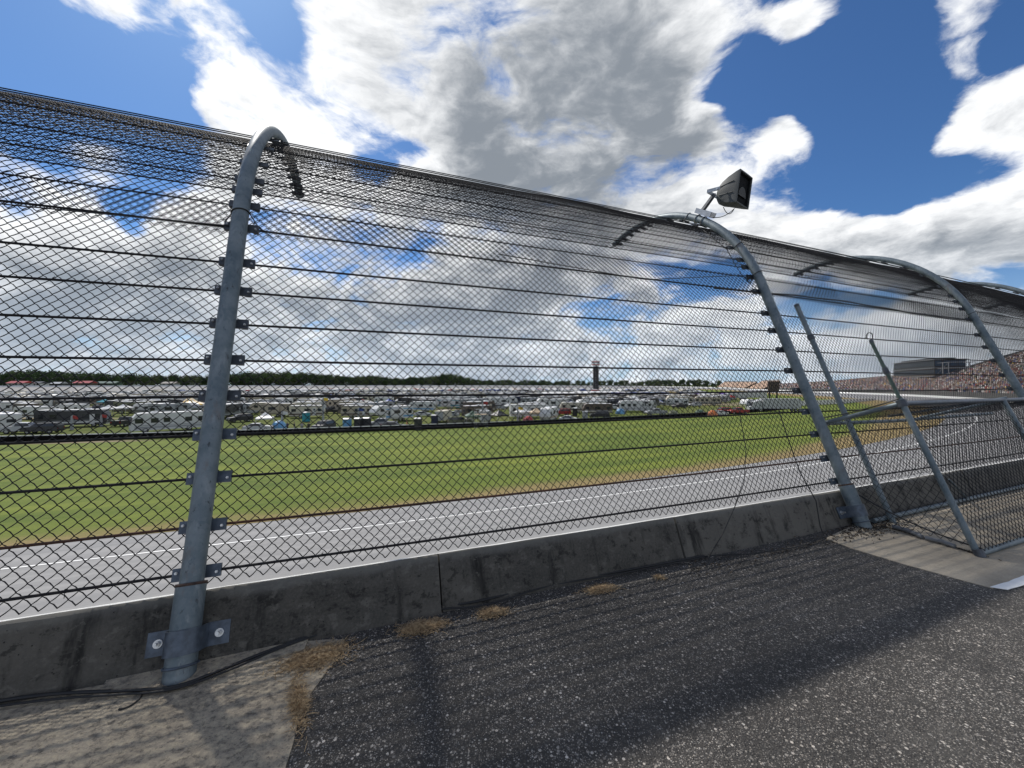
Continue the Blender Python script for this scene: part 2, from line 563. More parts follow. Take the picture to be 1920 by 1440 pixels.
BOLT = paint('bright_bolt', (.62, .62, .60), .3, .8, scale=30)
RUSTY = paint('rusty_steel', (.085, .05, .038), .8, var=.3, scale=40)
SPK = paint('speaker_plastic', (.062, .070, .070), .65, scale=6)
SPKIN = paint('speaker_throat', (.007, .008, .010), .8, spec=.15)
BRACKET = paint('bracket_zinc', (.42, .44, .46), .4, .5, scale=12)
BRACKETD = paint('bracket_dark', (.085, .09, .095), .5, .4, scale=12)
PVC = paint('weathered_pvc', (.19, .20, .21), .5, scale=15)


# ------------------------------------------------------------------ mesh helpers
class MB:
    """collects polygons, then links them as ONE mesh object"""
    def __init__(self):
        self.v, self.f, self.mi, self.uv = [], [], [], None

    def poly(self, pts, mi=0):
        i = len(self.v)
        self.v += [tuple(p) for p in pts]
        self.f.append(tuple(range(i, i + len(pts))))
        self.mi.append(mi)

    def grid_faces(self, i0, nu, nv, mi, closed_u=False):
        for a in range(nv - 1):
            for c in range(nu if closed_u else nu - 1):
                c2 = (c + 1) % nu
                self.f.append((i0 + a * nu + c, i0 + a * nu + c2, i0 + (a + 1) * nu + c2, i0 + (a + 1) * nu + c))
                self.mi.append(mi)

    def box(self, c, s, mi=0, rot=None, taper=1.0):
        i = len(self.v)
        hx, hy, hz = s[0] / 2, s[1] / 2, s[2] / 2
        for z in (-1, 1):
            k = taper if z > 0 else 1
            for x, y in ((-1, -1), (1, -1), (1, 1), (-1, 1)):
                p = Vector((x * hx * k, y * hy * k, z * hz))
                if rot is not None:
                    p = rot @ p
                self.v.append((p.x + c[0], p.y + c[1], p.z + c[2]))
        for q in ((3, 2, 1, 0), (4, 5, 6, 7), (0, 1, 5, 4), (1, 2, 6, 5), (2, 3, 7, 6), (3, 0, 4, 7)):
            self.f.append(tuple(i + k for k in q))
            self.mi.append(mi)

    def prism(self, prof, y0, y1, mi=0, inset=0.0):
        """side outline prof [(x, z)] (counter-clockwise seen from -y) extruded over y; inset narrows the upper points"""
        i = len(self.v)
        n = len(prof)
        zt = max(p[1] for p in prof)
        zb = min(p[1] for p in prof)
        for (yy, sg) in ((y0, 1), (y1, -1)):
            for (x, z) in prof:
                k = (z - zb) / max(zt - zb, 1e-6)
                self.v.append((x, yy + sg * inset * max(0, k - .45) / .55, z))
        self.f.append(tuple(i + k for k in range(n)))
        self.f.append(tuple(i + n + k for k in reversed(range(n))))
        self.mi += [mi, mi]
        for k in range(n):
            k2 = (k + 1) % n
            self.f.append((i + k, i + n + k, i + n + k2, i + k2))
            self.mi.append(mi)

    def tube(self, pts, r, n=8, mi=0, caps=True, closed=False):
        pts = [Vector(p) for p in pts]
        if not hasattr(r, '__len__'):
            r = [r] * len(pts)
        i0 = len(self.v)
        m = len(pts)
        up = None
        for k in range(m):
            if closed:
                d = pts[(k + 1) % m] - pts[k - 1]
            else:
                d = pts[min(k + 1, m - 1)] - pts[max(k - 1, 0)]
            d.normalize()
            if up is None:
                up = Vector((0, 0, 1)) if abs(d.z) < .9 else Vector((1, 0, 0))
            a = d.cross(up)
            if a.length < 1e-5:
                a = d.orthogonal()
            a.normalize()
            b = a.cross(d).normalized()
            up = b
            for j in range(n):
                th = 2 * math.pi * j / n
                p = pts[k] + (a * math.cos(th) + b * math.sin(th)) * r[k]
                self.v.append((p.x, p.y, p.z))
        for k in range(m if closed else m - 1):
            k2 = (k + 1) % m
            for j in range(n):
                j2 = (j + 1) % n
                self.f.append((i0 + k * n + j, i0 + k * n + j2, i0 + k2 * n + j2, i0 + k2 * n + j))
                self.mi.append(mi)
        if caps and not closed:
            self.f.append(tuple(i0 + j for j in reversed(range(n))))
            self.f.append(tuple(i0 + (m - 1) * n + j for j in range(n)))
            self.mi += [mi, mi]

    def disc_wheel(self, c, r, w, mi_t=0, mi_r=None, n=14):
        """wheel on the y axis"""
        i = len(self.v)
        prof = [(r * .62, -w / 2), (r * .93, -w / 2), (r, -w * .32), (r, w * .32), (r * .93, w / 2), (r * .62, w / 2)]
        for k in range(n):
            a = 2 * math.pi * k / n
            for (rr, yy) in prof:
                self.v.append((c[0] + rr * math.cos(a), c[1] + yy, c[2] + rr * math.sin(a)))
        q = len(prof)
        for k in range(n):
            k2 = (k + 1) % n
            for j in range(q - 1):
                self.f.append((i + k * q + j, i + k * q + j + 1, i + k2 * q + j + 1, i + k2 * q + j))
                self.mi.append(mi_t)

    def mesh(self, name, mats):
        me = bpy.data.meshes.new(name)
        me.from_pydata(self.v, [], self.f)
        for m in mats:
            me.materials.append(m)
        me.polygons.foreach_set('material_index', self.mi)
        return me

    def build(self, name, mats, parent=None, smooth=False, loc=None):
        if not isinstance(mats, (list, tuple)):
            mats = [mats]
        me = self.mesh(name, mats)
        if smooth:
            smooth_mesh(me)
        return link(name, me, parent, loc)


def smooth_mesh(me, angle=40):
    me.polygons.foreach_set('use_smooth', [True] * len(me.polygons))
    try:
        me.set_sharp_from_angle(angle=math.radians(angle))
    except Exception:
        pass


def link(name, data, parent=None, loc=None):
    o = bpy.data.objects.new(name, data)
    COL.objects.link(o)
    if parent is not None:
        o.parent = parent
    if loc is not None:
        o.location = loc
    return o


def tag(o, label=None, cat=None, group=None, kind=None):
    if label:
        o['label'] = label
    if cat:
        o['category'] = cat
    if group:
        o['group'] = group
    if kind:
        o['kind'] = kind
    return o


def empty(name, loc=(0, 0, 0), rz=0.0):
    o = link(name, None, None, loc)
    o.rotation_euler = (0, 0, rz)
    o.empty_display_size = .1
    return o


def np_mesh(name, V, Q, mats, mi=None, uv=None):
    """V (n,3), Q (m,4) or (m,3)"""
    me = bpy.data.meshes.new(name)
    V = np.ascontiguousarray(V, np.float32)
    Q = np.ascontiguousarray(Q, np.int32)
    k = Q.shape[1]
    me.vertices.add(len(V))
    me.vertices.foreach_set('co', V.ravel())
    me.loops.add(Q.size)
    me.loops.foreach_set('vertex_index', Q.ravel())
    me.polygons.add(len(Q))
    me.polygons.foreach_set('loop_start', np.arange(0, Q.size, k, dtype=np.int32))
    me.polygons.foreach_set('loop_total', np.full(len(Q), k, np.int32))
    for m in mats:
        me.materials.append(m)
    if mi is not None:
        me.polygons.foreach_set('material_index', np.ascontiguousarray(mi, np.int32))
    if uv is not None:
        l = me.uv_layers.new(name='UVMap')
        l.data.foreach_set('uv', np.ascontiguousarray(uv[Q.ravel()], np.float32).ravel())
    me.update(calc_edges=True)
    me.validate()
    return me


# ------------------------------------------------------------------ the line of the wall (an arc) and the profile of the fence
HD, RAD = 0.3682, 371.4
P1 = np.array([-1.7528, 2.0713])
CEN = P1 + RAD * np.array([-math.sin(HD), math.cos(HD)])
SPAN = 5.9875
TILT, LSTR, RARC, AARC = 0.375, 3.141, 2.685, 1.4756
E0 = math.pi / 2 - TILT
STOT = LSTR + RARC * AARC


def path(s):
    s = np.asarray(s, float)
    a = HD + s / RAD
    p = CEN + RAD * np.stack([np.sin(a), -np.cos(a)], -1)
    n = np.stack([-np.sin(a), np.cos(a)], -1)
    return p, n


def profile(q):
    """distance q along the post -> (a, z, inside normal a, inside normal z)"""
    q = np.asarray(q, float)
    th = np.clip((q - LSTR) / RARC, 0, None)
    lin = np.minimum(q, LSTR)
    e = E0 - th
    a = lin * math.sin(TILT) + RARC * (math.sin(E0) - np.sin(e))
    z = lin * math.cos(TILT) + RARC * (np.cos(e) - math.cos(E0))
    return a, z, np.sin(e), -np.cos(e)


def fence(s, q, off=0.0):
    """point of the fence surface at distance s along the wall, q up the profile, off towards the track"""
    s, q, off = np.broadcast_arrays(np.asarray(s, float), np.asarray(q, float), np.asarray(off, float))
    p, n = path(s)
    a, z, na, nz = profile(q)
    a = a + na * off
    z = z + nz * off
    return np.stack([p[..., 0] + n[..., 0] * a, p[..., 1] + n[..., 1] * a, z], -1)


def wpt(s, a, z):
    s, a, z = np.broadcast_arrays(np.asarray(s, float), np.asarray(a, float), np.asarray(z, float))
    p, n = path(s)
    return np.stack([p[..., 0] + n[..., 0] * a, p[..., 1] + n[..., 1] * a, z], -1)


def ground_at(u, v, z=0.0):
    """point of the level z under a pixel of the 1920 px photograph"""
    y = F_PX * (EYE - z) / (v - CY)
    return Vector(((u - CX) / F_PX * y, y, z))


# ------------------------------------------------------------------ terrain, track, verge
Z_IN = EYE - 8.5                  # level of the infield


def track_path():
    """closed line of the outer wall: the near bend, the straight to the right, the far bend, and the back straight"""
    pts, zo = [], []
    for ph in np.radians(np.arange(-86, 50.1, 1.0)):
        p, n = path(ph * RAD)
        pts.append(p)
        s = ph * RAD
        k = np.clip((s - 45) / 110, 0, 1)
        k = k * k * (3 - 2 * k)
        zo.append(-.45 - 4.1 * k)
    e = pts[-1]
    hd = HD + math.radians(50)
    for d in (30, 60, 110, 170, 230, 290, 330):
        pts.append(e + d * np.array([math.cos(hd), math.sin(hd)]))
        zo.append(-4.6 - .6 * d / 330)
    for p, z in (((338, 620), -4.2), ((290, 720), -2.6), ((190, 785), -1.6), ((60, 790), -1.2), ((-60, 745), -1.0), ((-170, 680), -.8),
                 ((-290, 590), -.6), ((-390, 490), -.5), ((-455, 395), -.5), ((-486, 310), -.5)):
        pts.append(np.array(p, float))
        zo.append(z)
    return np.array(pts), np.array(zo)


def resample(pts, zo, step=4.0):
    n = len(pts)
    out, oz = [], []
    for i in range(n):
        p0, p1, p2, p3 = (pts[(i + k - 1) % n] for k in range(4))
        z1, z2 = zo[i], zo[(i + 1) % n]
        m = max(1, int(np.linalg.norm(p2 - p1) / step))
        # centripetal-ish tangents scaled to the segment keep uneven spacing smooth
        L = np.linalg.norm(p2 - p1)
        t1 = (p2 - p0) / max(np.linalg.norm(p2 - p1) + np.linalg.norm(p1 - p0), 1e-6) * L
        t2 = (p3 - p1) / max(np.linalg.norm(p3 - p2) + np.linalg.norm(p2 - p1), 1e-6) * L
        for k in range(m):
            t = k / m
            h = (2 * t ** 3 - 3 * t * t + 1) * p1 + (t ** 3 - 2 * t * t + t) * t1 + (-2 * t ** 3 + 3 * t * t) * p2 + (t ** 3 - t * t) * t2
            out.append(h)
            oz.append(z1 + (z2 - z1) * t)
    return np.array(out), np.array(oz)


TP, TZ = resample(*track_path())
_d = np.roll(TP, -1, 0) - np.roll(TP, 1, 0)
_d /= np.linalg.norm(_d, axis=1)[:, None]
TN = np.stack([-_d[:, 1], _d[:, 0]], 1)
TS = np.concatenate([[0], np.cumsum(np.linalg.norm(np.diff(TP, axis=0), axis=1))])
TS = TS - TS[np.argmin(((TP - P1) ** 2).sum(1))]
Z_LINE, Z_EDGE = EYE - 6.94, EYE - 7.5
N_LINE, N_EDGE = 17.9, 22.3


def tz(n, zo):
    """height of the ground at n metres inside the wall"""
    return np.interp(n, [0, N_LINE, N_EDGE, 40, 60], [0, 0, 0, 0, 0]) + np.where(
        n <= N_LINE, zo + (Z_LINE - zo) * n / N_LINE,
        np.where(n <= N_EDGE, Z_LINE + (Z_EDGE - Z_LINE) * (n - N_LINE) / (N_EDGE - N_LINE),
                 np.where(n <= 42, Z_EDGE + (Z_IN - Z_EDGE) * (n - N_EDGE) / (42 - N_EDGE), Z_IN)))


def ring(name, ns, material, lift=0.0, zf=None, sel=None, closed=True):
    """a sheet swept round the whole track at the offsets ns from the wall"""
    P, N, Zo, S = TP, TN, TZ, TS
    if sel is not None:
        P, N, Zo, S = P[sel], N[sel], Zo[sel], S[sel]
        closed = False
    m, k = len(P), len(ns)
    V = np.zeros((k, m, 3))
    UV = np.zeros((k, m, 2))
    for j, n in enumerate(ns):
        V[j, :, :2] = P + N * n
        V[j, :, 2] = (tz(np.full(m, n), Zo) if zf is None else zf(n, Zo)) + lift
        UV[j, :, 0] = S
        UV[j, :, 1] = n
    Q = []
    for j in range(k - 1):
        for i in range(m if closed else m - 1):
            i2 = (i + 1) % m
            Q.append((j * m + i, j * m + i2, (j + 1) * m + i2, (j + 1) * m + i))
    return link(name, np_mesh(name, V.reshape(-1, 3), np.array(Q), [material], uv=UV.reshape(-1, 2)))


# one sheet to the horizon
V, Q = [], []
rad = [0, 40, 80, 120, 180, 260, 360, 500, 700, 1000, 1600, 2600, 4500, 8000]
for r in rad:
    for k in range(48):
        a = 2 * math.pi * k / 48
        V.append((r * math.cos(a), 250 + r * math.sin(a), Z_IN - .02))
for j in range(len(rad) - 1):
    for k in range(48):
        k2 = (k + 1) % 48
        Q.append((j * 48 + k, j * 48 + k2, (j + 1) * 48 + k2, (j + 1) * 48 + k))
tag(link('infield_ground', np_mesh('infield_ground', np.array(V), np.array(Q), [INFIELD])), kind='structure')
tag(ring('race_track', [0, 4, 9, 14, N_LINE, N_EDGE], TRACK), kind='structure')
tag(ring('grass_verge', [N_EDGE, 24, 27, 31, 36, 42, 55, 71], GRASS, .01), kind='structure')
tag(ring('track_line', [N_LINE - .16, N_LINE + .12], LINEPAINT, .012), kind='structure')

# paved walkway behind the wall, where the camera stands
V, UV, Q = [], [], []
ss = np.arange(-60, 121, 3.0)
nn = [0.10, -1.0, -2.5, -5, -12, -25]
for n in nn + [-40]:
    p = wpt(ss, n, 0 if n > -30 else Z_IN - 1)
    V += [tuple(q) for q in p]
m = len(ss)
for j in range(len(nn)):
    for i in range(m - 1):
        Q.append((j * m + i, (j + 1) * m + i, (j + 1) * m + i + 1, j * m + i + 1))
tag(link('walkway_pavement', np_mesh('walkway_pavement', np.array(V), np.array(Q), [ASPHALT])), kind='structure')


def ground_patch(name, outline, z, material, rough=0.0, thick=.05):
    """a slab with an uneven outline (points on the ground, in order), its top at z"""
    pts = [Vector(p) for p in outline]
    fine = []
    for i in range(len(pts)):
        a, b = pts[i], pts[(i + 1) % len(pts)]
        m = max(1, int((b - a).length / .06))
        for k in range(m):
            t = k / m
            q = a.lerp(b, t)
            if rough:
                q = q + Vector((random.uniform(-1, 1), random.uniform(-1, 1), 0)) * rough
            fine.append(q)
    mb = MB()
    n = len(fine)
    mb.v = [(p.x, p.y, z) for p in fine] + [(p.x, p.y, z - thick) for p in fine]
    mb.f.append(tuple(range(n)))
    mb.mi.append(0)
    for i in range(n):
        j = (i + 1) % n
        mb.f.append((j, i, n + i, n + j))
        mb.mi.append(0)
    o = mb.build(name, material)
    me = o.data
    if me.polygons[0].normal.z < 0:
        me.flip_normals()
    return tag(o, kind='structure')


G = ground_at
foot = lambda s: Vector((*wpt(s, .085, 0)[:2], 0))
left_edge = [G(566, 1204), G(645, 1200), G(640, 1222), G(612, 1262), G(585, 1300), G(562, 1345), G(548, 1395), G(536, 1440), G(520, 1560)]
ground_patch('concrete_apron', [foot(-8), foot(-4), foot(-2)] + [foot(x) for x in (-1, 0, .3)] + left_edge + [Vector((-1.0, .3, 0)), Vector((-9, -3.0, 0))], .006, SLAB, .004)
right_pts = [G(1548, 1010), G(1600, 1030), G(1700, 1060), G(1790, 1085), G(1862, 1104)]
fr = [Vector((*wpt(s, -1.10, 0)[:2], 0)) for s in (7.5, 10, 14)]
ground_patch('concrete_ledge', [Vector((*wpt(x, .12, 0)[:2], 0)) for x in (-.34, 0, .3, .60)] + [Vector((*wpt(x, a_, 0)[:2], 0)) for x, a_ in ((.59, .0), (.3, -.05), (0, -.065), (-.20, -.06), (-.33, .02))], .018, SLAB, .003, .03)
ground_patch('concrete_pad', right_pts + [G(1925, 1082)] + fr + [foot(14), foot(11), foot(8), foot(6)], .005, SLAB2, .003)
ground_patch('painted_strip', [G(1858, 1103), G(1890, 1108), G(1960, 1085), G(2040, 1062), G(2030, 1052), G(1925, 1080)], .010, LINEPAINT, .004, .004)

# ------------------------------------------------------------------ retaining wall in cast sections
WALL_BACK, WALL_H, WALL_T = .088, .375, .22
dirp = np.array([math.sin(TILT), math.cos(TILT)])          # up the leaning wall, as (a, z)
nrm = np.array([math.cos(TILT), -math.sin(TILT)])          # towards the track


def wall_section(s0, s1, parent, dent=0.0):
    ns = max(2, int((s1 - s0) / .25) + 1)
    g = .006
    S = np.linspace(s0 + g, s1 - g, ns)
    # outline in (t up the wall, w through it): back foot, back top with a worn arris, front top, front foot
    ol = [(-.5, 0), (-.02, 0), (.1, 0), (.22, 0), (WALL_H - .018, 0), (WALL_H - .004, .008), (WALL_H, .022), (WALL_H, WALL_T), (-.55, WALL_T + .03)]
    V, UV, Q, MI = [], [], [], []
    for s in S:
        for i, (t, w) in enumerate(ol):
            jig = (rng.normal() * .0022 if i in (4, 5, 6) else 0)
            a = WALL_BACK + dirp[0] * (t + jig) + nrm[0] * (w + abs(jig) * 1.5 + dent)
            z = dirp[1] * (t + jig) + nrm[1] * (w + abs(jig) * 1.5 + dent)
            V.append(wpt(s, a, z))
            UV.append((s, t if w < .1 else t + w))
    k = len(ol)
    for i in range(ns - 1):
        for j in range(k - 1):
            Q.append((i * k + j, i * k + j + 1, (i + 1) * k + j + 1, (i + 1) * k + j))
            MI.append(1 if j >= 6 else 0)
    V, UV = np.array(V), np.array(UV)
    # end faces
    base = len(V)
    ends = []
    for i in (0, ns - 1):
        ring_ = [V[i * k + j] for j in range(k)]
        ends.append(ring_)
    ev = np.array(ends[0] + ends[1])
    V = np.concatenate([V, ev])
    UV = np.concatenate([UV, np.array([(s0, 0)] * k + [(s1, 0)] * k)])
    for e in (0, 1):
        b0 = base + e * k
        for a_, b_, c_, d_ in ((0, 1, 7, 8), (1, 2, 6, 7), (2, 3, 5, 6), (3, 4, 5, 5)):
            Q.append((b0 + a_, b0 + b_, b0 + c_, b0 + d_) if c_ != d_ else (b0 + a_, b0 + b_, b0 + c_, b0 + a_))
            MI.append(0)
    me = bpy.data.meshes.new('wall_section')
    faces = [tuple(dict.fromkeys(q)) for q in Q]
    me.from_pydata([tuple(v) for v in V], [], faces)
    me.materials.append(WALLM)
    me.materials.append(WHITEPAINT)
    me.polygons.foreach_set('material_index', MI)
    l = me.uv_layers.new(name='UVMap')
    for li, lp in enumerate(me.loops):
        l.data[li].uv = UV[lp.vertex_index]
    smooth_mesh(me, 35)
    return link('wall_section', me, parent)


retaining_wall = tag(empty('retaining_wall'), 'low stained concrete wall with white painted top at the foot of the fence', 'wall')
joints = [-14, -9.2, -4.4, 1.41, 3.56, 5.2, 8.8, 12.2, 15.8, 19.4, 23, 27, 31, 35, 40]
for i, (a_, b_) in enumerate(zip(joints[:-1], joints[1:])):
    wall_section(a_, b_, retaining_wall, (0, .004, 0, .012, 0, .008)[i % 6])

# the same wall farther round the bend, seen across the track, and the far side of the track
def far_wall_mesh(name, sel, label):
    idx = np.where(sel)[0]
    P, N, Zo = TP[idx], TN[idx], TZ[idx]
    ol = [(-.25, -4.0), (-.25, .95), (-.02, .95), (.02, -.3)]
    V = np.zeros((len(idx), 4, 3))
    for j, (n, h) in enumerate(ol):
        V[:, j, :2] = P + N * n
        V[:, j, 2] = Zo + h
    Q = [(i * 4 + j, i * 4 + j + 1, i * 4 + j + 5, i * 4 + j + 4) for i in range(len(idx) - 1) for j in range(3)]
    o = link(name, np_mesh(name, V.reshape(-1, 3), np.array(Q), [WHITEPAINT]))
    return tag(o, label, 'wall')
far_wall_mesh('boundary_wall', (TS >= 40) & (TS < 760), 'white wall curving round below the grandstand across the track')
far_wall_mesh('boundary_wall', (TS >= 760) & (TS < 2100), 'long pale wall on the far side of the track in front of the woods')

# ------------------------------------------------------------------ chain link
DW = 0.072                                                   # width and height of one diamond


def chain_link(surf, s0, s1, q0, q1, r=.0036, bow=True, phase=0, wob=.012, fray=0.0):
    """knuckled wires woven over surf(s, q, off): arrays of vertices and quads"""
    nw = int((s1 - s0) / (DW / 2))
    nk = int((q1 - q0) / (DW / 2))
    sub = 2 if bow else 1
    K = nk * sub + 1
    i = np.arange(nw)[:, None]
    k = np.arange(K)[None, :]
    kk = k / sub
    node = (k % sub) == 0
    sgn = np.where(((kk.astype(int) + i + phase) % 2) == 0, 1.0, -1.0)
    xo = sgn * (DW / 4 + .0006)
    if bow:
        nxt = np.where((((kk.astype(int) + 1) + i + phase) % 2) == 0, 1.0, -1.0)
        mid = .5 * (sgn + nxt) * DW / 4
        xo = np.where(node, xo, mid)
    s = s0 + (i + .5) * DW / 2 + xo
    q = q0 + kk * DW / 2 + 0 * i
    if bow:
        q = q + np.where(node, 0, np.where((kk.astype(int) + i) % 2 == 0, .0055, -.0025))
    off = np.where(node, sgn * .0026, 0.0) + wob * np.sin(s * 1.7 + q * .9) * np.sin(q * 2.3 + s * .35 + 1.0)
    s = s + .009 * np.sin(q * 1.9 + s * .8) + .004 * np.sin(q * 7.0 + s * 2.1)
    q = q + .007 * np.sin(s * 2.6 + q * 1.1)
    if fray:
        s = s + fray * np.sin(q * 9 + i * .7) * np.exp(-((s1 - s) / .25) ** 2)
    P = surf(s, q, off)                                       # nw, K, 3
    N = surf(s, q, off + .01) - P
    N /= np.linalg.norm(N, axis=-1, keepdims=True)
    T = np.empty_like(P)
    T[:, 1:-1] = P[:, 2:] - P[:, :-2]
    T[:, 0] = P[:, 1] - P[:, 0]
    T[:, -1] = P[:, -1] - P[:, -2]
    T /= np.linalg.norm(T, axis=-1, keepdims=True)
    B = np.cross(T, N)
    B /= np.linalg.norm(B, axis=-1, keepdims=True)
    N2 = np.cross(B, T)
    V = np.stack([P + r * (math.cos(a) * N2 + math.sin(a) * B) for a in (0, 2 * math.pi / 3, 4 * math.pi / 3)], 2)   # nw,K,3,3
    idx = np.arange(nw * K * 3).reshape(nw, K, 3)
    Q = []
    for j in range(3):
        j2 = (j + 1) % 3
        Q.append(np.stack([idx[:, :-1, j], idx[:, :-1, j2], idx[:, 1:, j2], idx[:, 1:, j]], -1).reshape(-1, 4))
    return V.reshape(-1, 3), np.concatenate(Q)


def join_np(parts):
    V, Q, o = [], [], 0
    for v, q in parts:
        V.append(v)
        Q.append(q + o)
        o += len(v)
    return np.concatenate(V), np.concatenate(Q)


MESH_OFF = .100
def roll(off0):
    return lambda s, q, off: fence(s, q, off0 + off)


SA, SB, SE = -7.2, 8.0, 36.2
lo = join_np([chain_link(roll(MESH_OFF), SA, 5.92, .435, 3.36),
              chain_link(roll(MESH_OFF), 5.92, SE, .435, 3.36, r=.0034, bow=False)])
hi = join_np([chain_link(roll(MESH_OFF + .014), SA, SB, 3.02, STOT - .02, phase=1),
              chain_link(roll(MESH_OFF + .014), SB, SE, 3.02, STOT - .02, r=.0030, bow=False, phase=1)])
tag(link('chain_link_netting', np_mesh('chain_link_netting', *lo, [WIRE])),
    'lower width of dark chain-link netting on the leaning straight part of the catch fence', 'netting')
tag(link('chain_link_netting', np_mesh('chain_link_netting', *hi, [WIRE])),
    'upper width of chain-link netting curling over the top of the catch fence', 'netting')

# ------------------------------------------------------------------ cables along the fence
CABLES = [.51, .77, 1.06, 1.34, 1.61, 1.88, 2.17, 2.45, 2.71, 3.05, 3.29, 3.47, 3.62, 3.90, 4.30, 4.72, 5.12, 5.50, 5.82, 6.07, 6.24, 6.41, 6.60, 6.79, 6.98]
ORD = ['lowest', 'second lowest', 'third lowest', 'fourth lowest', 'fifth lowest', 'sixth lowest', 'seventh lowest', 'eighth lowest', 'ninth lowest', 'tenth lowest']


def sweep(P, r, n=8):
    """tube round the polyline P (m,3) with uv (length, angle)"""
    P = np.asarray(P, float)
    m = len(P)
    T = np.gradient(P, axis=0)
    T /= np.linalg.norm(T, axis=1, keepdims=True)
    up = np.array([0, 0, 1.0])
    B = np.cross(T, up)
    bad = np.linalg.norm(B, axis=1) < .05
    B[bad] = np.cross(T[bad], np.array([1.0, 0, 0]))
    B /= np.linalg.norm(B, axis=1, keepdims=True)
    N = np.cross(B, T)
    S = np.concatenate([[0], np.cumsum(np.linalg.norm(np.diff(P, axis=0), axis=1))])
    th = np.linspace(0, 2 * np.pi, n + 1)
    V = P[:, None] + r * (np.cos(th)[None, :, None] * B[:, None] + np.sin(th)[None, :, None] * N[:, None])
    UV = np.stack([np.repeat(S[:, None], n + 1, 1), np.repeat(th[None] / (2 * np.pi), m, 0)], -1)
    idx = np.arange(m * (n + 1)).reshape(m, n + 1)
    Q = np.stack([idx[:-1, :-1], idx[:-1, 1:], idx[1:, 1:], idx[1:, :-1]], -1).reshape(-1, 4)
    return V.reshape(-1, 3), Q, UV.reshape(-1, 2)


def swept(name, P, r, material, n=8, parent=None):
    V, Q, UV = sweep(P, r, n)
    me = np_mesh(name, V, Q, [material], uv=UV)
    me.polygons.foreach_set('use_smooth', [True] * len(me.polygons))
    return link(name, me, parent)


for ci, q in enumerate(CABLES):
    S = np.arange(-7.2, 36.3, .33)
    fr = (S / SPAN) % 1.0
    sag = (.005 + .007 * random.random()) * 4 * fr * (1 - fr) * (1 if q < 4 else .5)
    # between the second and third post the lowest cables are pulled back round the walk-through cage
    P = fence(S, q - sag, MESH_OFF - .022)
    rust = ci == 1
    if ci < 10:
        lab = ORD[ci] + (' steel cable of the catch fence, rusty red-brown' if rust else ' dark steel cable strung straight along the catch fence')
        if ci == 0:
            lab = 'lowest steel cable of the fence, just above the white wall top'
    elif q < 5:
        lab = ['cable strung where the two widths of netting overlap', 'cable just above the overlap of the two nettings',
               'third cable above the overlap of the two nettings', 'cable at the start of the bend of the arched posts', 'cable on the rising side of the arched posts',
               'cable just below the crest of the arched posts'][ci - 10]
    else:
        k = len(CABLES) - 1 - ci
        lab = (['outermost', 'second', 'third', 'fourth', 'fifth', 'sixth', 'seventh', 'eighth', 'ninth', 'tenth'][k] + ' cable from the free tips of the arched posts')
    tag(swept('steel_cable', P, .0084 if ci < 10 else .0058, RUST if rust else CABLE, 7), lab, 'cable', 'steel cables strung along the catch fence')

# thin tie wires twisted round the cables: bits that stick out
tw = MB()
for ci, q in enumerate(CABLES[:12]):
    for s in np.arange(-4.3 + (ci * .37) % .6, 12, .62):
        a = fence(s, q, MESH_OFF - .03)
        b_ = fence(s + .006, q + random.choice((-1, 1, -1)) * random.uniform(.012, .04), MESH_OFF - .034)
        tw.tube([a, (a + b_) / 2 + np.array([.003, -.002, .0]), b_], .0016, 4)
        # the wrap
        w = [fence(s + .004 * math.cos(t), q + .011 * math.sin(t), MESH_OFF - .022 + .011 * math.cos(t)) for t in np.linspace(0, 6.2, 7)]
        tw.tube(w, .0018, 4, closed=True)
tag(tw.build('tie_wires', WIRE), 'short twisted tie wires holding the netting to the cables', 'wire', kind='stuff')

# ------------------------------------------------------------------ arched posts
POSTS = [
    (-1, 'arched galvanised fence post standing out of the left edge before the first cable span'),
    (0, 'tall arched galvanised fence post strapped to the wall beside the concrete apron'),
    (1, 'arched galvanised fence post carrying the grey loudspeaker'),
    (2, 'arched galvanised fence post just past the walk-through cage'),
    (3, 'arched fence post next but one past the loudspeaker post'),
    (4, 'arched fence post third past the loudspeaker post'),
    (5, 'arched fence post fourth past the loudspeaker post'),
]


def local_frame(s):
    p, n = path(s)
    return p, math.atan2(n[1], n[0]) - math.pi / 2            # rotation that turns local +Y to the track


R_POLE, R_SLV = .0572, .0715


def lp(q, x=0.0, off=0.0):
    """post-local point: x along the wall, q up the profile, off to the inside"""
    a, z, na, nz = profile(q)
    return Vector((x, float(a + na * off), float(z + nz * off)))


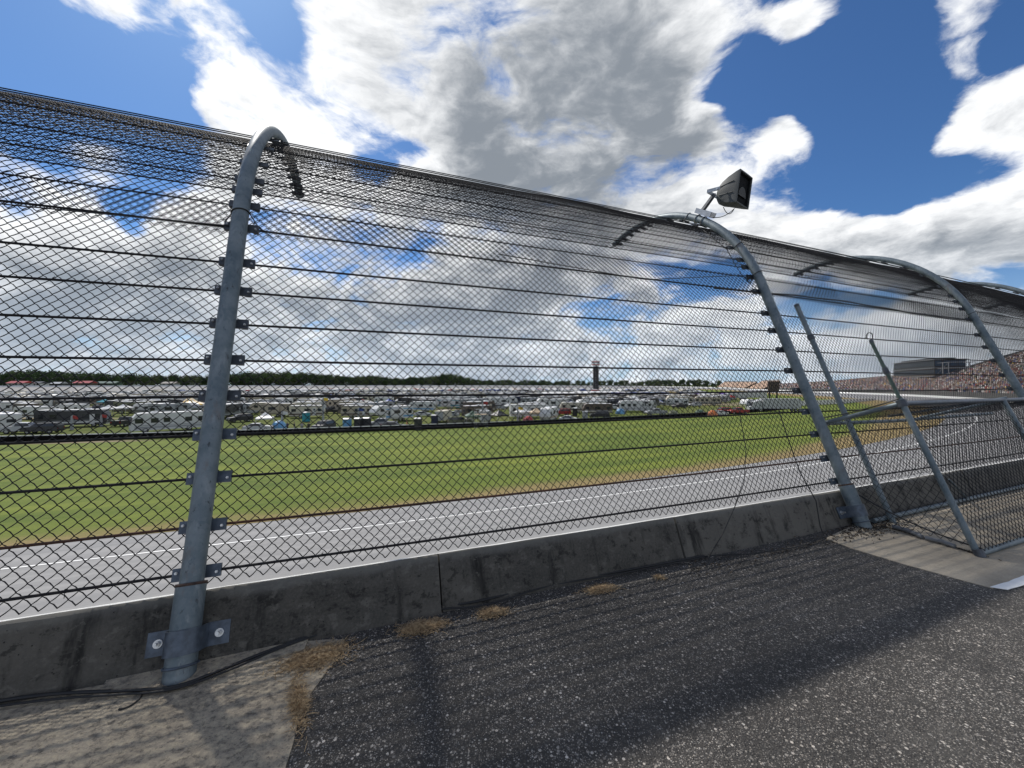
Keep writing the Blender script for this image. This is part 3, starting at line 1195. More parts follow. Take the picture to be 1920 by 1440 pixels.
def post_parts():
    parts = []
    mb = MB()
    qs = list(np.linspace(.44, LSTR, 9)) + list(np.linspace(LSTR, STOT, 30)[1:])
    mb.tube([lp(q) for q in qs], R_POLE, 20)
    parts.append(('pole', mb.mesh('pole', [GALV]), None))
    mb = MB()
    mb.tube([lp(q) for q in (-.12, .12, .3, .45)], R_SLV, 22)
    parts.append(('base_sleeve', mb.mesh('base_sleeve', [GALV]), None))
    mb = MB()
    ringp = []
    for t in np.linspace(0, 2 * math.pi, 25)[:-1]:
        c = lp(.455)
        e = Vector((1, 0, 0)) * math.cos(t) + Vector((0, math.cos(TILT), -math.sin(TILT))) * math.sin(t)
        ringp.append(c + e * (R_POLE + .010))
    mb.tube(ringp, .009, 6, closed=True)
    parts.append(('weld_seam', mb.mesh('weld_seam', [RUSTY]), None))
    # the U strap that holds the sleeve to the wall
    up = Vector((0, math.sin(TILT), math.cos(TILT)))
    inn = Vector((0, math.cos(TILT), -math.sin(TILT)))
    X = Vector((1, 0, 0))
    mb = MB()
    q0, q1, th = .115, .235, .007
    line = [(-.190, WALL_BACK - .004), (-.085, WALL_BACK - .004)]
    for t in np.linspace(math.pi * .96, math.pi * 2.04, 19):
        line.append(((R_SLV + .006) * math.cos(t), (R_SLV + .006) * math.sin(t)))
    line += [(.085, WALL_BACK - .004), (.190, WALL_BACK - .004)]
    # hat-section: outwards normal by finite difference
    n = len(line)
    vs = []
    for k, (x, y) in enumerate(line):
        x0, y0 = line[max(k - 1, 0)]
        x1, y1 = line[min(k + 1, n - 1)]
        d = Vector((x1 - x0, y1 - y0)).normalized()
        nn_ = Vector((d.y, -d.x))
        for (qq, oo) in ((q0, 0), (q1, 0), (q1, th), (q0, th)):
            p = lp(qq) + X * (x + nn_.x * oo) + inn * (y + nn_.y * oo)
            vs.append(tuple(p))
    mb.v = vs
    for k in range(n - 1):
        for j in range(4):
            j2 = (j + 1) % 4
            mb.f.append((k * 4 + j, k * 4 + j2, (k + 1) * 4 + j2, (k + 1) * 4 + j))
            mb.mi.append(0)
    mb.f += [(0, 1, 2, 3), ((n - 1) * 4 + 3, (n - 1) * 4 + 2, (n - 1) * 4 + 1, (n - 1) * 4)]
    mb.mi += [0, 0]
    parts.append(('wall_strap', mb.mesh('wall_strap', [PLATE]), None))
    for sx in (-1, 1):
        mb = MB()
        c = lp(.175) + X * (.140 * sx) + inn * (WALL_BACK - .012)
        mb.tube([c + inn * .002, c - inn * .004], .022, 14, 0)
        mb.tube([c - inn * .004, c - inn * .020], .0145, 6, 0)
        mb.tube([c - inn * .020, c - inn * .042], .0085, 10, 0)
        parts.append(('strap_bolt', mb.mesh('strap_bolt', [BOLT]), 'wall_strap'))
    mb = MB()
    ringp = []
    for t in np.linspace(0, 2 * math.pi, 25)[:-1]:
        c = lp(.062)
        e = X * math.cos(t) + inn * math.sin(t)
        ringp.append(c + e * (R_SLV + .004))
    mb.tube(ringp, .0065, 8, closed=True)
    parts.append(('retaining_ring', mb.mesh('retaining_ring', [PLATE]), None))
    # clamp bar for every cable
    for ci, q in enumerate(CABLES):
        mb = MB()
        arch = q > LSTR
        hw, hh = (.118, .036) if not arch else ((.108, .034) if q < 5 else (.085, .030))
        a, z, na, nz = profile(q)
        inn_ = Vector((0, float(na), float(nz)))
        up_ = Vector((0, -float(nz), float(na)))
        c = Vector((0, float(a), float(z))) + inn_ * (R_POLE + .010)
        rot = Matrix((X, inn_, up_)).transposed()
        mb.box(c, (hw * 2, .014, hh * 2), 0, rot)
        for sx in (-1, 1):
            cc = c + X * (sx * (hw - .020)) + inn_ * .014
            mb.box(cc, (.036, .016, hh * 1.9), 0, rot)
        me = mb.mesh('cable_clamp', [PLATE if q < 1.5 else DARKPLATE])
        parts.append(('cable_clamp', me, None))
        if ci < 10:
            for sx in (-1, 1):
                mb2 = MB()
                b0 = c + X * (sx * (hw - .020)) - inn_ * .006 + up_ * (-.010 * sx)
                mb2.tube([b0, b0 - inn_ * .011], .0085, 6)
                mb2.tube([b0 - inn_ * .011, b0 - inn_ * .018], .005, 8)
                parts.append(('clamp_bolt', mb2.mesh('clamp_bolt', [BOLT]), len(parts) - 1 if sx < 0 else clamp_i))
                if sx < 0:
                    clamp_i = len(parts) - 2
    mb = MB()
    mb.tube([lp(STOT - .012), lp(STOT + .008)], R_POLE + .003, 20)
    parts.append(('end_cap', mb.mesh('end_cap', [DARKPLATE]), None))
    for p in parts:
        if p[0] in ('pole', 'base_sleeve', 'wall_strap', 'weld_seam', 'retaining_ring', 'end_cap'):
            smooth_mesh(p[1], 35)
    return parts


PP = post_parts()
for (k, label) in POSTS:
    s = k * SPAN
    p, rz = local_frame(s)
    root = tag(empty('fence_post', (p[0], p[1], 0), rz), label, 'post', 'arched posts of the catch fence')
    made = []
    byname = {}
    for (nm, me, par) in PP:
        if par is None:
            pr = root
        elif isinstance(par, str):
            pr = byname[par]
        else:
            pr = made[par]
        if k >= 2 and nm in ('clamp_bolt', 'strap_bolt'):
            made.append(None)
            continue
        o = link(nm, me, pr)
        made.append(o)
        byname[nm] = o


# black cable ties on the posts with their loose ends
def tie_band(s, q, label, r=R_POLE + .004, tails=True):
    p, rz = local_frame(s)
    root = empty('wire_tie', (p[0], p[1], 0), rz)
    a, z, na, nz = profile(q)
    inn_ = Vector((0, float(na), float(nz)))
    up_ = Vector((0, -float(nz), float(na)))
    X = Vector((1, 0, 0))
    c = Vector((0, float(a), float(z)))
    mb = MB()
    pts = [c + (X * math.cos(t) + inn_ * math.sin(t)) * r + up_ * (.012 * math.cos(t)) for t in np.linspace(-math.pi, 0, 13)]
    pts = [c - X * (r + .06) + inn_ * .07 - up_ * .045] + pts + [c + X * (r + .05) + inn_ * .07 - up_ * .05, c + X * (r + .16) + inn_ * .09 - up_ * .13]
    mb.tube(pts, .005, 6)
    o = mb.build('wire_loop', BLACK, root)
    return tag(root, label, 'wire tie', 'black wire ties round the posts')


tie_band(0, 3.13, 'black wire tied round the tall post beside the apron')
tie_band(SPAN, 5.05, 'black wire tied round the loudspeaker post just above the bracket')
tie_band(SPAN, 3.85, 'black wire tied round the loudspeaker post where its bend starts')
tie_band(SPAN, 3.30, 'black wire tied round the loudspeaker post, lowest of its three ties')
tie_band(2 * SPAN, 3.15, 'thick black wire tied round the post past the walk-through cage')

# ------------------------------------------------------------------ walk-through cage between the second and third post
cage = tag(empty('fence_cage'), 'galvanised pipe cage with netting sides bulging out of the fence past the loudspeaker post', 'cage')
RP = .030
S0 = 6.08                                    # near side of the cage, along the wall
S1 = 8.35                                    # first frame beyond it
S2 = 10.6


def slant(s, n0, t):
    return wpt(s, n0 + t * dirp[0], t * dirp[1])


def pipe(name, pts, r=RP, n=12, material=None):
    mb = MB()
    mb.tube(pts, r, n)
    o = mb.build(name, material or GALV, cage)
    smooth_mesh(o.data)
    return o


N_OUT = -.818
N_IN = -.03
T_OUT, T_IN = 1.457, 1.155
Bt = lambda s: slant(s, N_OUT, T_OUT)
Ct = lambda s: slant(s, 0.06, T_IN)
pipe('upright_pole', [slant(6.45, N_IN - .02, -.02), slant(6.45, N_IN - .02, 2.80)])
pipe('upright_pole', [slant(S0, N_OUT, -.01), slant(S0, N_OUT, T_OUT + .05)], .027)
pipe('extension_pole', [slant(S0, N_OUT, T_OUT), slant(S0, N_OUT, 2.15)], .017, 12, paint('greenish_pole', (.085, .125, .105), .5, .3, var=.2, scale=14))
pipe('upright_pole', [slant(S1, N_OUT, -.01), slant(S1, N_OUT, T_OUT)], .027)
pipe('upright_pole', [slant(S2, N_OUT, -.01), slant(S2, N_OUT, T_OUT)], .027)
pipe('side_rail', [Ct(S0 + .03), Bt(S0)], .024)
pipe('side_rail', [Ct(S1), Bt(S1)], .022)
pipe('top_rail', [Ct(S0 + .03), Ct(S0 + 1.6) - np.array([0, 0, .02]), Ct(S2)], .022)
pipe('top_rail', [Bt(S0), Bt(S2)], .024, 12, PLATE)
pipe('base_rail', [wpt(S0 + .12, .02, .035), wpt(7.2, .03, .035), wpt(8.4, .03, .035), wpt(S2, .03, .035)], .026)
pipe('base_rail', [wpt(S0, N_OUT, .025), wpt(7.4, N_OUT - .02, .03), wpt(S2, N_OUT, .025)], .026)
pipe('diagonal_brace', [Ct(S0 + 1.45) + np.array([0, 0, .045]), Bt(S1 + .1) + np.array([0, 0, .03])], .014)
pipe('side_brace', [wpt(7.95, .05, .33), wpt(8.35, .02, .05)], .012)
# caps and couplings
for (s, n0, t) in ((6.45, N_IN - .02, 2.80), (S0, N_OUT, 2.15)):
    c = slant(s, n0, t)
    mb = MB()
    mb.tube([c, c + np.array([-.004, .012, .034])], [.034, .031] if n0 > -.5 else [.021, .019], 12)
    mb.build('pole_cap', DARKPLATE, cage)
for (c, r) in ((Bt(S0), .042), (Ct(S0 + .03), .036), (wpt(S0, N_OUT, .03), .038), (slant(S0, N_OUT, 1.82), .027), (slant(6.45, N_IN - .02, 2.33), .038)):
    mb = MB()
    d = slant(S0, N_OUT, 1) - slant(S0, N_OUT, 0)
    d /= np.linalg.norm(d)
    mb.tube([c - d * .035, c + d * .035], r, 12)
    mb.build('coupling', DARKPLATE, cage)
# hook on top of the outer pole
c = slant(S0, N_OUT, 2.17)
mb = MB()
mb.tube([c + np.array([.035 * math.cos(t) - .02, 0, .045 * math.sin(t) + .05]) for t in np.linspace(-1.6, 3.6, 16)], .005, 6)
mb.build('wire_hook', WIRE, cage)


def bil(a, b, c, d):
    """surface through four corners: s along a->b, q along a->d, both in metres"""
    a, b, c, d = (np.asarray(x, float) for x in (a, b, c, d))
    ls, lq = np.linalg.norm(b - a), np.linalg.norm(d - a)
    nv = np.cross(b - a, d - a)
    nv /= np.linalg.norm(nv)

    def f(s, q, off):
        x = (np.asarray(s) / ls)[..., None]
        y = (np.asarray(q) / lq)[..., None]
        return (a * (1 - x) + b * x) * (1 - y) + (d * (1 - x) + c * x) * y + nv * np.asarray(off)[..., None]
    return f, ls, lq


def panel(a, b, c, d, bow, r=.0028):
    f, ls, lq = bil(a, b, c, d)
    V, Q = chain_link(f, .01, ls - .01, .02, lq - .01, r=r, bow=bow, wob=.008)
    return link('netting_panel', np_mesh('netting_panel', V, Q, [WIRE]), cage)


panel(wpt(S0 + .04, -.02, .04), wpt(S0, N_OUT, .04), Bt(S0), Ct(S0 + .03), True)          # near side
panel(wpt(S0, N_OUT - .03, .03), wpt(S2, N_OUT - .03, .03), Bt(S2), Bt(S0), True)            # front
panel(Bt(S0) + np.array([0, 0, .03]), Bt(S2) + np.array([0, 0, .03]), Ct(S2) + np.array([0, 0, .03]), Ct(S0 + .03) + np.array([0, 0, .03]), False, .0018)   # top

# guy cable from the loudspeaker post to the foot of the cage and the sagging dark cord above it
def catenary(a, b, sag, m=14):
    a, b = np.asarray(a, float), np.asarray(b, float)
    t = np.linspace(0, 1, m)[:, None]
    P = a * (1 - t) + b * t
    P[:, 2] -= (4 * sag * t * (1 - t))[:, 0]
    return P


tag(swept('black_cable', catenary(fence(SPAN + .05, .33, -.06), wpt(S0 + .01, N_OUT - .01, .075), .05), .007, BLACK, 6),
    'black cable slanting from the foot of the loudspeaker post to the foot of the cage', 'cable')
S = np.linspace(SPAN - .9, 2 * SPAN, 40)
tag(swept('black_rope', fence(S, 3.02 + .035 * np.sin((S - SPAN) * 1.0) + .006 * np.sin(S * 5), .04), .010, BLACK, 6),
    'thick black cord wandering along the netting above the cage', 'cord')
tag(swept('thin_wire', catenary(fence(-7, 2.86, .05), fence(-.06, 3.04, .05), .015, 30), .005, BLACK, 5), 'thin black wire converging with a cable at the tall post beside the apron', 'wire')
S = np.linspace(2.2, SPAN, 30)
tag(swept('thin_wire', fence(S, np.interp(S, [2.2, 4.0, SPAN], [3.10, 3.00, 3.32]), .05), .005, BLACK, 5), 'thin black wire crossing the netting up to the loudspeaker post', 'wire')
tag(swept('black_cable', catenary(fence(SPAN - .02, 1.22, -.075), Bt(S0) + np.array([-.03, 0, .05]), .02), .007, BLACK, 6), 'black cable looped from the loudspeaker post to the top corner of the cage', 'cable')

# ------------------------------------------------------------------ loudspeaker on the second post
sp_p, sp_rz = local_frame(SPAN)
A0 = Vector(fence(SPAN, 4.80, -R_POLE))
spk = tag(empty('loudspeaker'), 'boxy grey outdoor loudspeaker with dark mouth on a bracket above the fence', 'loudspeaker')
front_c = Vector(((1384 - CX) / F_PX, 1, (CY - 356) / F_PX)) * (A0.y - .02) + Vector((0, 0, EYE))
Fd = Vector((.60, -.78, -.13)).normalized()
Sd = Fd.cross(Vector((0, 0, 1))).normalized()
Ud = Sd.cross(Fd).normalized()
front_c = front_c + Fd * .10 - Ud * .02
SPS = .88


def rsq(w, h, k, x, n=6):
    """rounded square ring: k 0 square .. 1 round"""
    pts = []
    for t in np.linspace(0, 2 * math.pi, 33)[:-1] + math.pi / 4:
        c, s = math.cos(t), math.sin(t)
        m = max(abs(c), abs(s))
        sq = (c / m, s / m)
        e = (c * 1.12, s * 1.12)
        px = sq[0] * (1 - k) + e[0] * k
        pz = sq[1] * (1 - k) + e[1] * k
        pts.append(front_c + Fd * (x * SPS) + Sd * (px * w / 2 * SPS) + Ud * (pz * h / 2 * SPS))
    return pts


mb = MB()
rings = [rsq(.05, .06, 1, -.46), rsq(.16, .20, 1, -.455), rsq(.25, .30, .9, -.42), rsq(.34, .40, .6, -.34), rsq(.42, .47, .3, -.22), rsq(.48, .53, .08, -.08), rsq(.505, .555, .03, -.012), rsq(.505, .555, .03, 0),
         rsq(.465, .515, .03, 0), rsq(.455, .505, .03, -.02)]
for rg in rings:
    mb.v += [tuple(p) for p in rg]
mb.grid_faces(0, 32, len(rings), 0, closed_u=True)
o = mb.build('cabinet', SPK, spk)
smooth_mesh(o.data, 50)
mb = MB()
rings = [rsq(.455, .505, .03, -.019), rsq(.43, .48, .05, -.035), rsq(.42, .47, .05, -.05), rsq(.01, .01, 1, -.052)]
for rg in rings:
    mb.v += [tuple(p) for p in rg]
mb.grid_faces(0, 32, len(rings), 0, closed_u=True)
mb.build('front_grille', SPKIN, spk)
mb = MB()
pc = front_c + Fd * (-.030 * SPS) - Ud * .10
hole = [pc + Sd * (.13 * math.cos(t)) + Ud * (.13 * max(0.0, math.sin(t)) * 1.1) for t in np.linspace(0, math.pi, 15)]
back = [p - Fd * .012 for p in hole]
mb.poly(hole)
for k_ in range(15):
    mb.poly([hole[k_], hole[(k_ + 1) % 15], back[(k_ + 1) % 15], back[k_]])
mb.build('driver_opening', BLACK, spk)
mb = MB()
for k in range(2):
    zc = (.075, -.055)[k]
    for sd in (-1, 1):
        mb.tube([front_c + Fd * (x * SPS) + Sd * (sd * y * SPS) + Ud * zc * (1 + (x + .36) * 1.2) for x, y in ((-.38, .168), (-.3, .19), (-.2, .219), (-.1, .241))], .006, 5)
mb.build('moulded_rib', SPK, spk)
piv = front_c + Fd * -.33
mb = MB()
for sd in (-1, 1):
    rot = Matrix((Fd, Sd, Ud)).transposed()
    mb.box(piv + Sd * (sd * .205) - Fd * .06 + Ud * .035, (.20, .010, .055), 0, rot)
mb.box(piv - Fd * .160 + Ud * .035, (.012, .42, .055), 0, rot)
mb.build('yoke', BRACKET, spk)
mb = MB()
for sd in (-1, 1):
    mb.tube([piv + Sd * (sd * .20) + Ud * .03, piv + Sd * (sd * .228) + Ud * .03], .018, 8)
mb.build('yoke_bolt', BOLT, spk)
foot_c = A0 + Vector((0, 0, .05))
mb = MB()
e = piv - Fd * .155 + Ud * .03
dirn = (e - foot_c).normalized()
rotb = dirn.to_track_quat('Z', 'Y').to_matrix()
mb.box((e + foot_c) / 2, (.055, .045, (e - foot_c).length + .04), 0, rotb)
mb.build('support_arm', BRACKETD, spk)
tq = Vector(fence(SPAN, 4.88, 0)) - Vector(fence(SPAN, 4.70, 0))
tq.normalize()
Nn = (A0 - Vector(fence(SPAN, 4.80, 0))).normalized()
Xx = tq.cross(Nn).normalized()
rotp = Matrix((tq, Xx, Nn)).transposed()
mb = MB()
mb.box(A0 + Nn * .022 - tq * .06, (.34, .10, .012), 0, rotp)
mb.box(A0 + Nn * .055 - tq * .06 + Xx * .05, (.34, .012, .07), 0, rotp)
mb.box(A0 + Nn * .055 - tq * .06 - Xx * .05, (.34, .012, .07), 0, rotp)
mb.build('base_bracket', BRACKET, spk)
for k in (-.10, .04):
    mb = MB()
    c = Vector(fence(SPAN, 4.80, 0)) - tq * (.06 + k)
    mb.tube([c + (Nn * math.cos(t) + Xx * math.sin(t)) * (R_POLE + .006) for t in np.linspace(0, 2 * math.pi, 21)[:-1]], .006, 6, closed=True)
    mb.build('u_bolt', BOLT, spk)
mb = MB()
c0, c1 = front_c + Fd * -.30 - Ud * .20, A0 - tq * .25 + Nn * .03
mb.tube(list(catenary(c0, front_c + Fd * -.12 - Ud * .26, .10, 8)) + [Vector(p) for p in catenary(front_c + Fd * -.12 - Ud * .262, c1, .05, 8)], .006, 5)
mb.build('speaker_lead', BLACK, spk)
# the lead runs on down the post, hanging away from it in loops
S_l = [(5.0, .05), (4.7, -.02), (4.4, -.12), (4.1, -.16), (3.9, -.10), (3.6, -.17), (3.35, -.16), (3.2, -.06), (3.28, .0)]
tag(swept('speaker_cable', np.array([fence(SPAN + x, q, .10) for q, x in S_l]), .006, BLACK, 5), 'black loudspeaker lead hanging in loops beside the arched post', 'cable')

# ------------------------------------------------------------------ wires on the ground
def on_ground(pts, r, label, name='ground_cable', lift=0.0, material=None):
    P = [np.array(G(u, v)) + np.array([0, 0, r + .007 + lift]) for u, v in pts]
    # Catmull-Rom
    out = []
    for i in range(len(P) - 1):
        p0, p1, p2, p3 = P[max(i - 1, 0)], P[i], P[i + 1], P[min(i + 2, len(P) - 1)]
        for t in np.linspace(0, 1, 9)[:-1]:
            out.append(.5 * (2 * p1 + (p2 - p0) * t + (2 * p0 - 5 * p1 + 4 * p2 - p3) * t * t + (3 * p1 - p0 - 3 * p2 + p3) * t ** 3))
    out.append(P[-1])
    return tag(swept(name, np.array(out), r, material or BLACK, 6), label, 'cable')


on_ground([(-160, 1356), (0, 1324), (110, 1310), (230, 1304), (330, 1296), (420, 1262), (520, 1222), (620, 1187), (720, 1166), (830, 1144), (900, 1133), (1000, 1108), (1100, 1088), (1200, 1070), (1320, 1047)],
          .008, 'thicker black cable lying on the ground along the foot of the wall', lift=.010)
on_ground([(-160, 1366), (0, 1333), (120, 1318), (215, 1311), (310, 1303), (400, 1276), (540, 1217), (640, 1184), (740, 1158), (820, 1149), (915, 1139), (1030, 1104), (1150, 1083), (1270, 1060), (1340, 1046),
           (1400, 1043), (1460, 1036), (1515, 1024), (1545, 1008)], .0055, 'thinner black cable lying on the ground, curling towards the loudspeaker post', lift=.010)
hang = [np.array(G(1545, 1008)) + np.array([0, 0, .012])] + [wpt(5.28, a, z) for a, z in ((.02, .10), (.06, .35), (.22, .62), (.34, .95), (.44, 1.25))]
tag(swept('black_cable', np.array(hang), .0055, BLACK, 6), 'black cable hanging straight down the wall beside the loudspeaker post', 'cable')
hp = [fence(4.72, 1.35, -.0), fence(4.66, .95, .02), fence(4.45, .62, .0), fence(4.2, .42, -.03), wpt(3.95, .05, .2), wpt(3.7, -.02, .06), np.array(G(1322, 1045)) + np.array([0, 0, .01])]
tag(swept('thin_wire', np.array(hp), .004, BLACK, 5), 'thin black wire drooping from the netting over the wall to the ground', 'wire')
on_ground([(222, 1334), (236, 1331), (252, 1322), (264, 1311), (267, 1305)], .0035, 'short curled scrap of black wire on the concrete apron', 'wire_scrap')
mb = MB()
pcs = [(wpt(6.20, -.16, .035), wpt(6.12, -.42, .03)), (wpt(6.11, -.45, .03), wpt(6.10, -.66, .028))]
for a, b_ in pcs:
    mb.tube([a, (a + b_) / 2 + np.array([.01, 0, .008]), b_], .020, 10)
tag(mb.build('pvc_conduit', PVC, smooth=True), 'broken grey plastic conduit lying at the foot of the cage', 'conduit')


# ------------------------------------------------------------------ dry grass and litter
def straw(name, centre, a, b, ang, count, label, h=.05, lie=.8):
    V, Q = [], []
    ca, sa = math.cos(ang), math.sin(ang)
    for i in range(count):
        r, t = min(1.5, abs(random.gauss(0, .55))), random.uniform(0, 6.283)
        x, y = r * math.cos(t) * a, r * math.sin(t) * b
        c = Vector((centre.x + x * ca - y * sa, centre.y + x * sa + y * ca, .006))
        d = random.uniform(0, 6.283)
        L = random.uniform(.02, .065)
        up = random.uniform(.0, h * .45) * max(.1, 1 - r * .6)
        tip = c + Vector((math.cos(d) * L, math.sin(d) * L, up + .004))
        mid = (c + tip) / 2 + Vector((0, 0, up * .4 + .002))
        w = Vector((-math.sin(d), math.cos(d), .3)) * random.uniform(.0009, .0018)
        n = len(V)
        for p, k in ((c, 1), (mid, .8), (tip, .25)):
            V += [tuple(p + w * k), tuple(p - w * k), tuple(p + Vector((0, 0, .0015 * k)))]
        for k in (0, 3):
            for j in range(3):
                j2 = (j + 1) % 3
                Q.append((n + k + j, n + k + j2, n + k + 3 + j2, n + k + 3 + j))
    o = link(name, np_mesh(name, np.array(V), np.array(Q), [STRAW]))
    return tag(o, label, 'dry grass', kind='stuff')


straw('dry_grass', G(592, 1236), .17, .10, .45, 2600, 'clump of dry straw at the corner of the concrete apron')
straw('dry_grass', G(560, 1320), .035, .22, .55, 700, 'strip of dry straw along the apron edge')
straw('dry_grass', G(793, 1178), .15, .062, .35, 1500, 'largest of the straw patches on the asphalt by the wall')
straw('dry_grass', G(924, 1151), .10, .05, .3, 900, 'middle straw patch on the asphalt by the wall')
straw('dry_grass', G(1126, 1106), .12, .045, .3, 900, 'small straw patch on the asphalt nearest the joint in the wall', h=.03)
straw('dry_grass', G(1237, 1084), .05, .04, .3, 90, 'tiny straw patch on the asphalt', h=.02)

V, Q, MI = [], [], []
for i in range(900):
    if i < 520:
        s = random.gauss(6.0, .28)
        c = wpt(s, min(.06, random.gauss(-.06, .09)), .006)
    elif i < 740:
        t = random.random()
        c = wpt(6.2 - .1 * t, -.05 - .75 * t + random.gauss(0, .05), .006)
    else:
        s = random.uniform(3.4, 5.4)
        c = wpt(s, random.gauss(-.08, .06), .006)
    c = Vector(c)
    d = random.uniform(0, 6.283)
    L, w = random.uniform(.005, .022), random.uniform(.003, .007)
    X = Vector((math.cos(d), math.sin(d), random.uniform(-.3, .5))) * L
    Y = Vector((-math.sin(d), math.cos(d), random.uniform(-.4, .4))) * w
    n = len(V)
    for p in (-X, Y, X, -Y):
        V.append(tuple(c + p + Vector((0, 0, .012))))
    V.append(tuple(c + Vector((0, 0, .002))))
    for tri in ((0, 1, 4, 4), (1, 2, 4, 4), (2, 3, 4, 4), (3, 0, 4, 4)):
        Q.append(tuple(n + k for k in tri[:3]))
    Q.append((n, n + 3, n + 1))
    Q.append((n + 1, n + 3, n + 2))
    MI += [random.choice((0, 0, 1, 1, 1, 1, 2))] * 6
LIT = [paint('litter_tan', (.11, .08, .05), .9), paint('litter_dark', (.035, .028, .022), .9), paint('litter_pale', (.24, .22, .19), .8)]
tag(link('leaf_litter', np_mesh('leaf_litter', np.array(V), np.array(Q), LIT, mi=MI)), 'dead leaves and grit gathered at the foot of the cage', 'litter', kind='stuff')

# ------------------------------------------------------------------ infield barrier
def infield_radius(ang):
    """distance of the infield barrier from the centre of the bend"""
    return 297 + 18 * np.clip((ang + math.radians(4)) / math.radians(32), 0, 1) ** 1.6


barrier = tag(empty('crash_barrier'), 'long black infield barrier with a bright steel top rail between the grass and the campers', 'barrier')
ba = np.arange(math.radians(-40), math.radians(44), math.radians(.8))      # angle from the point opposite the camera
rr = infield_radius(ba)
aa = HD + ba
BP = CEN + rr[:, None] * np.stack([np.sin(aa), -np.cos(aa)], 1)
BN = np.stack([-np.sin(aa), np.cos(aa)], 1)
for i in range(0, len(BP) - 1, 1):
    a, b_ = BP[i], BP[i + 1]
    d = (b_ - a)
    L = np.linalg.norm(d)
    ang = math.atan2(d[1], d[0])
    mb = MB()
    rot = Matrix.Rotation(ang, 3, 'Z')
    mb.box(((a + b_)[0] / 2, (a + b_)[1] / 2, Z_IN + .42), (L - .03, .30, .84), 0, rot)
    mb.build('barrier_panel', BLACKWALL, barrier)
mb = MB()
n_rail = int(len(BP) * .55)
for z in (.91,):
    for i in range(len(BP) - 1):
        a, b_ = BP[i], BP[i + 1]
        d = (b_ - a)
        rot = Matrix.Rotation(math.atan2(d[1], d[0]), 3, 'Z')
        mb.box(((a + b_)[0] / 2, (a + b_)[1] / 2, Z_IN + z), (np.linalg.norm(d) + .01, .10, .13), 0 if i < n_rail else 1, rot)
mb.build('top_rail', [STEELRAIL, DARKPLATE], barrier)


# ------------------------------------------------------------------ vehicles and camp things: kinds built once, then copied
def C(name, rgb, rough=.45, metal=0.0, var=.06):
    return paint('paint_' + name, rgb, rough, metal, var, 1.2)


COLS = {
    'white': (.60, .60, .59), 'cream': (.52, .48, .39), 'grey': (.32, .33, .34), 'dark': (.035, .036, .040), 'beige': (.40, .35, .27), 'brown': (.10, .075, .055),
    'silver': (.45, .46, .47), 'black': (.012, .012, .014), 'red': (.34, .025, .02), 'blue': (.03, .07, .28), 'navy': (.012, .02, .06), 'teal': (.02, .26, .33), 'green': (.05, .10, .06),
    'orange': (.60, .17, .04), 'yellow': (.75, .50, .03), 'tan': (.45, .34, .22), 'purple': (.12, .06, .28), 'olive': (.12, .13, .07), 'skyblue': (.13, .33, .55), 'pink': (.60, .22, .28),
}
P = {k: C(k, v) for k, v in COLS.items()}
TYRE = paint('tyre', (.015, .015, .015), .8)
RIM = paint('wheel_rim', (.45, .46, .47), .35, .6)
AWN = paint('awning_roll', (.30, .31, .33), .7)
ROOFW = paint('camper_roof', (.76, .76, .75), .6, var=.15, scale=.8)
LAMP = paint('lamp_lens', (.6, .6, .58), .15)
TAIL = paint('tail_lens', (.30, .02, .02), .2)
SKIN = paint('skin', (.40, .23, .16), .6)

KINDS_ = {}


class Kind:
    """named parts of one kind; the first part list entry is the body"""
    def __init__(self, name):
        self.name = name
        self.parts = []
        self.joined = None

    def add(self, part, mb, mats, parent=None, smooth=False):
        if not isinstance(mats, (list, tuple)):
            mats = [mats]
        me = mb.mesh(part, mats)
        if smooth:
            smooth_mesh(me)
        self.parts.append((part, me, parent, mb, mats))

    def join(self):
        if self.joined is None:
            mats, big = [], MB()
            for (_, _, _, mb, ms) in self.parts:
                idx = []
                for m in ms:
                    if m not in mats:
                        mats.append(m)
                    idx.append(mats.index(m))
                o = len(big.v)
                big.v += mb.v
                big.f += [tuple(i + o for i in f) for f in mb.f]
                big.mi += [idx[k] for k in mb.mi]
            self.joined = big.mesh(self.name, mats)
        return self.joined

    def place(self, loc, rz, label, cat, group, detail=True):
        if detail:
            root = empty(self.name, loc, rz)
            made = []
            for (part, me, par, _, _) in self.parts:
                made.append(link(part, me, root if par is None else made[par]))
        else:
            root = link(self.name, self.join(), None, loc)
            root.rotation_euler = (0, 0, rz)
        return tag(root, label, cat, group)


def wheels(k, xs, y, r=.36, w=.24):
    for x in xs:
        for sy in (-1, 1):
            mb = MB()
            mb.disc_wheel((x, sy * y, r), r, w, 0, n=14)
            k.add('wheel', mb, TYRE)
            i = len(k.parts) - 1
            mb = MB()
            mb.tube([(x, sy * (y - w * .35), r), (x, sy * (y + w * .40), r)], [r * .64, r * .58], 12)
            k.add('rim', mb, RIM, i)


def side_window(k, x0, x1, z0, z1, y, parent=None, name='window', both=True):
    for sy in ((-1, 1) if both else (-1,)):
        mb = MB()
        mb.box(((x0 + x1) / 2, sy * (y + .008), (z0 + z1) / 2), (x1 - x0, .024, z1 - z0))
        k.add(name, mb, GLASS, parent)


def roof_units(k, xs, z, mat_=None):
    for x in xs:
        mb = MB()
        mb.box((x, 0, z + .14), (1.0, .75, .28), 0, None, .8)
        k.add('air_conditioner', mb, mat_ or ROOFW)


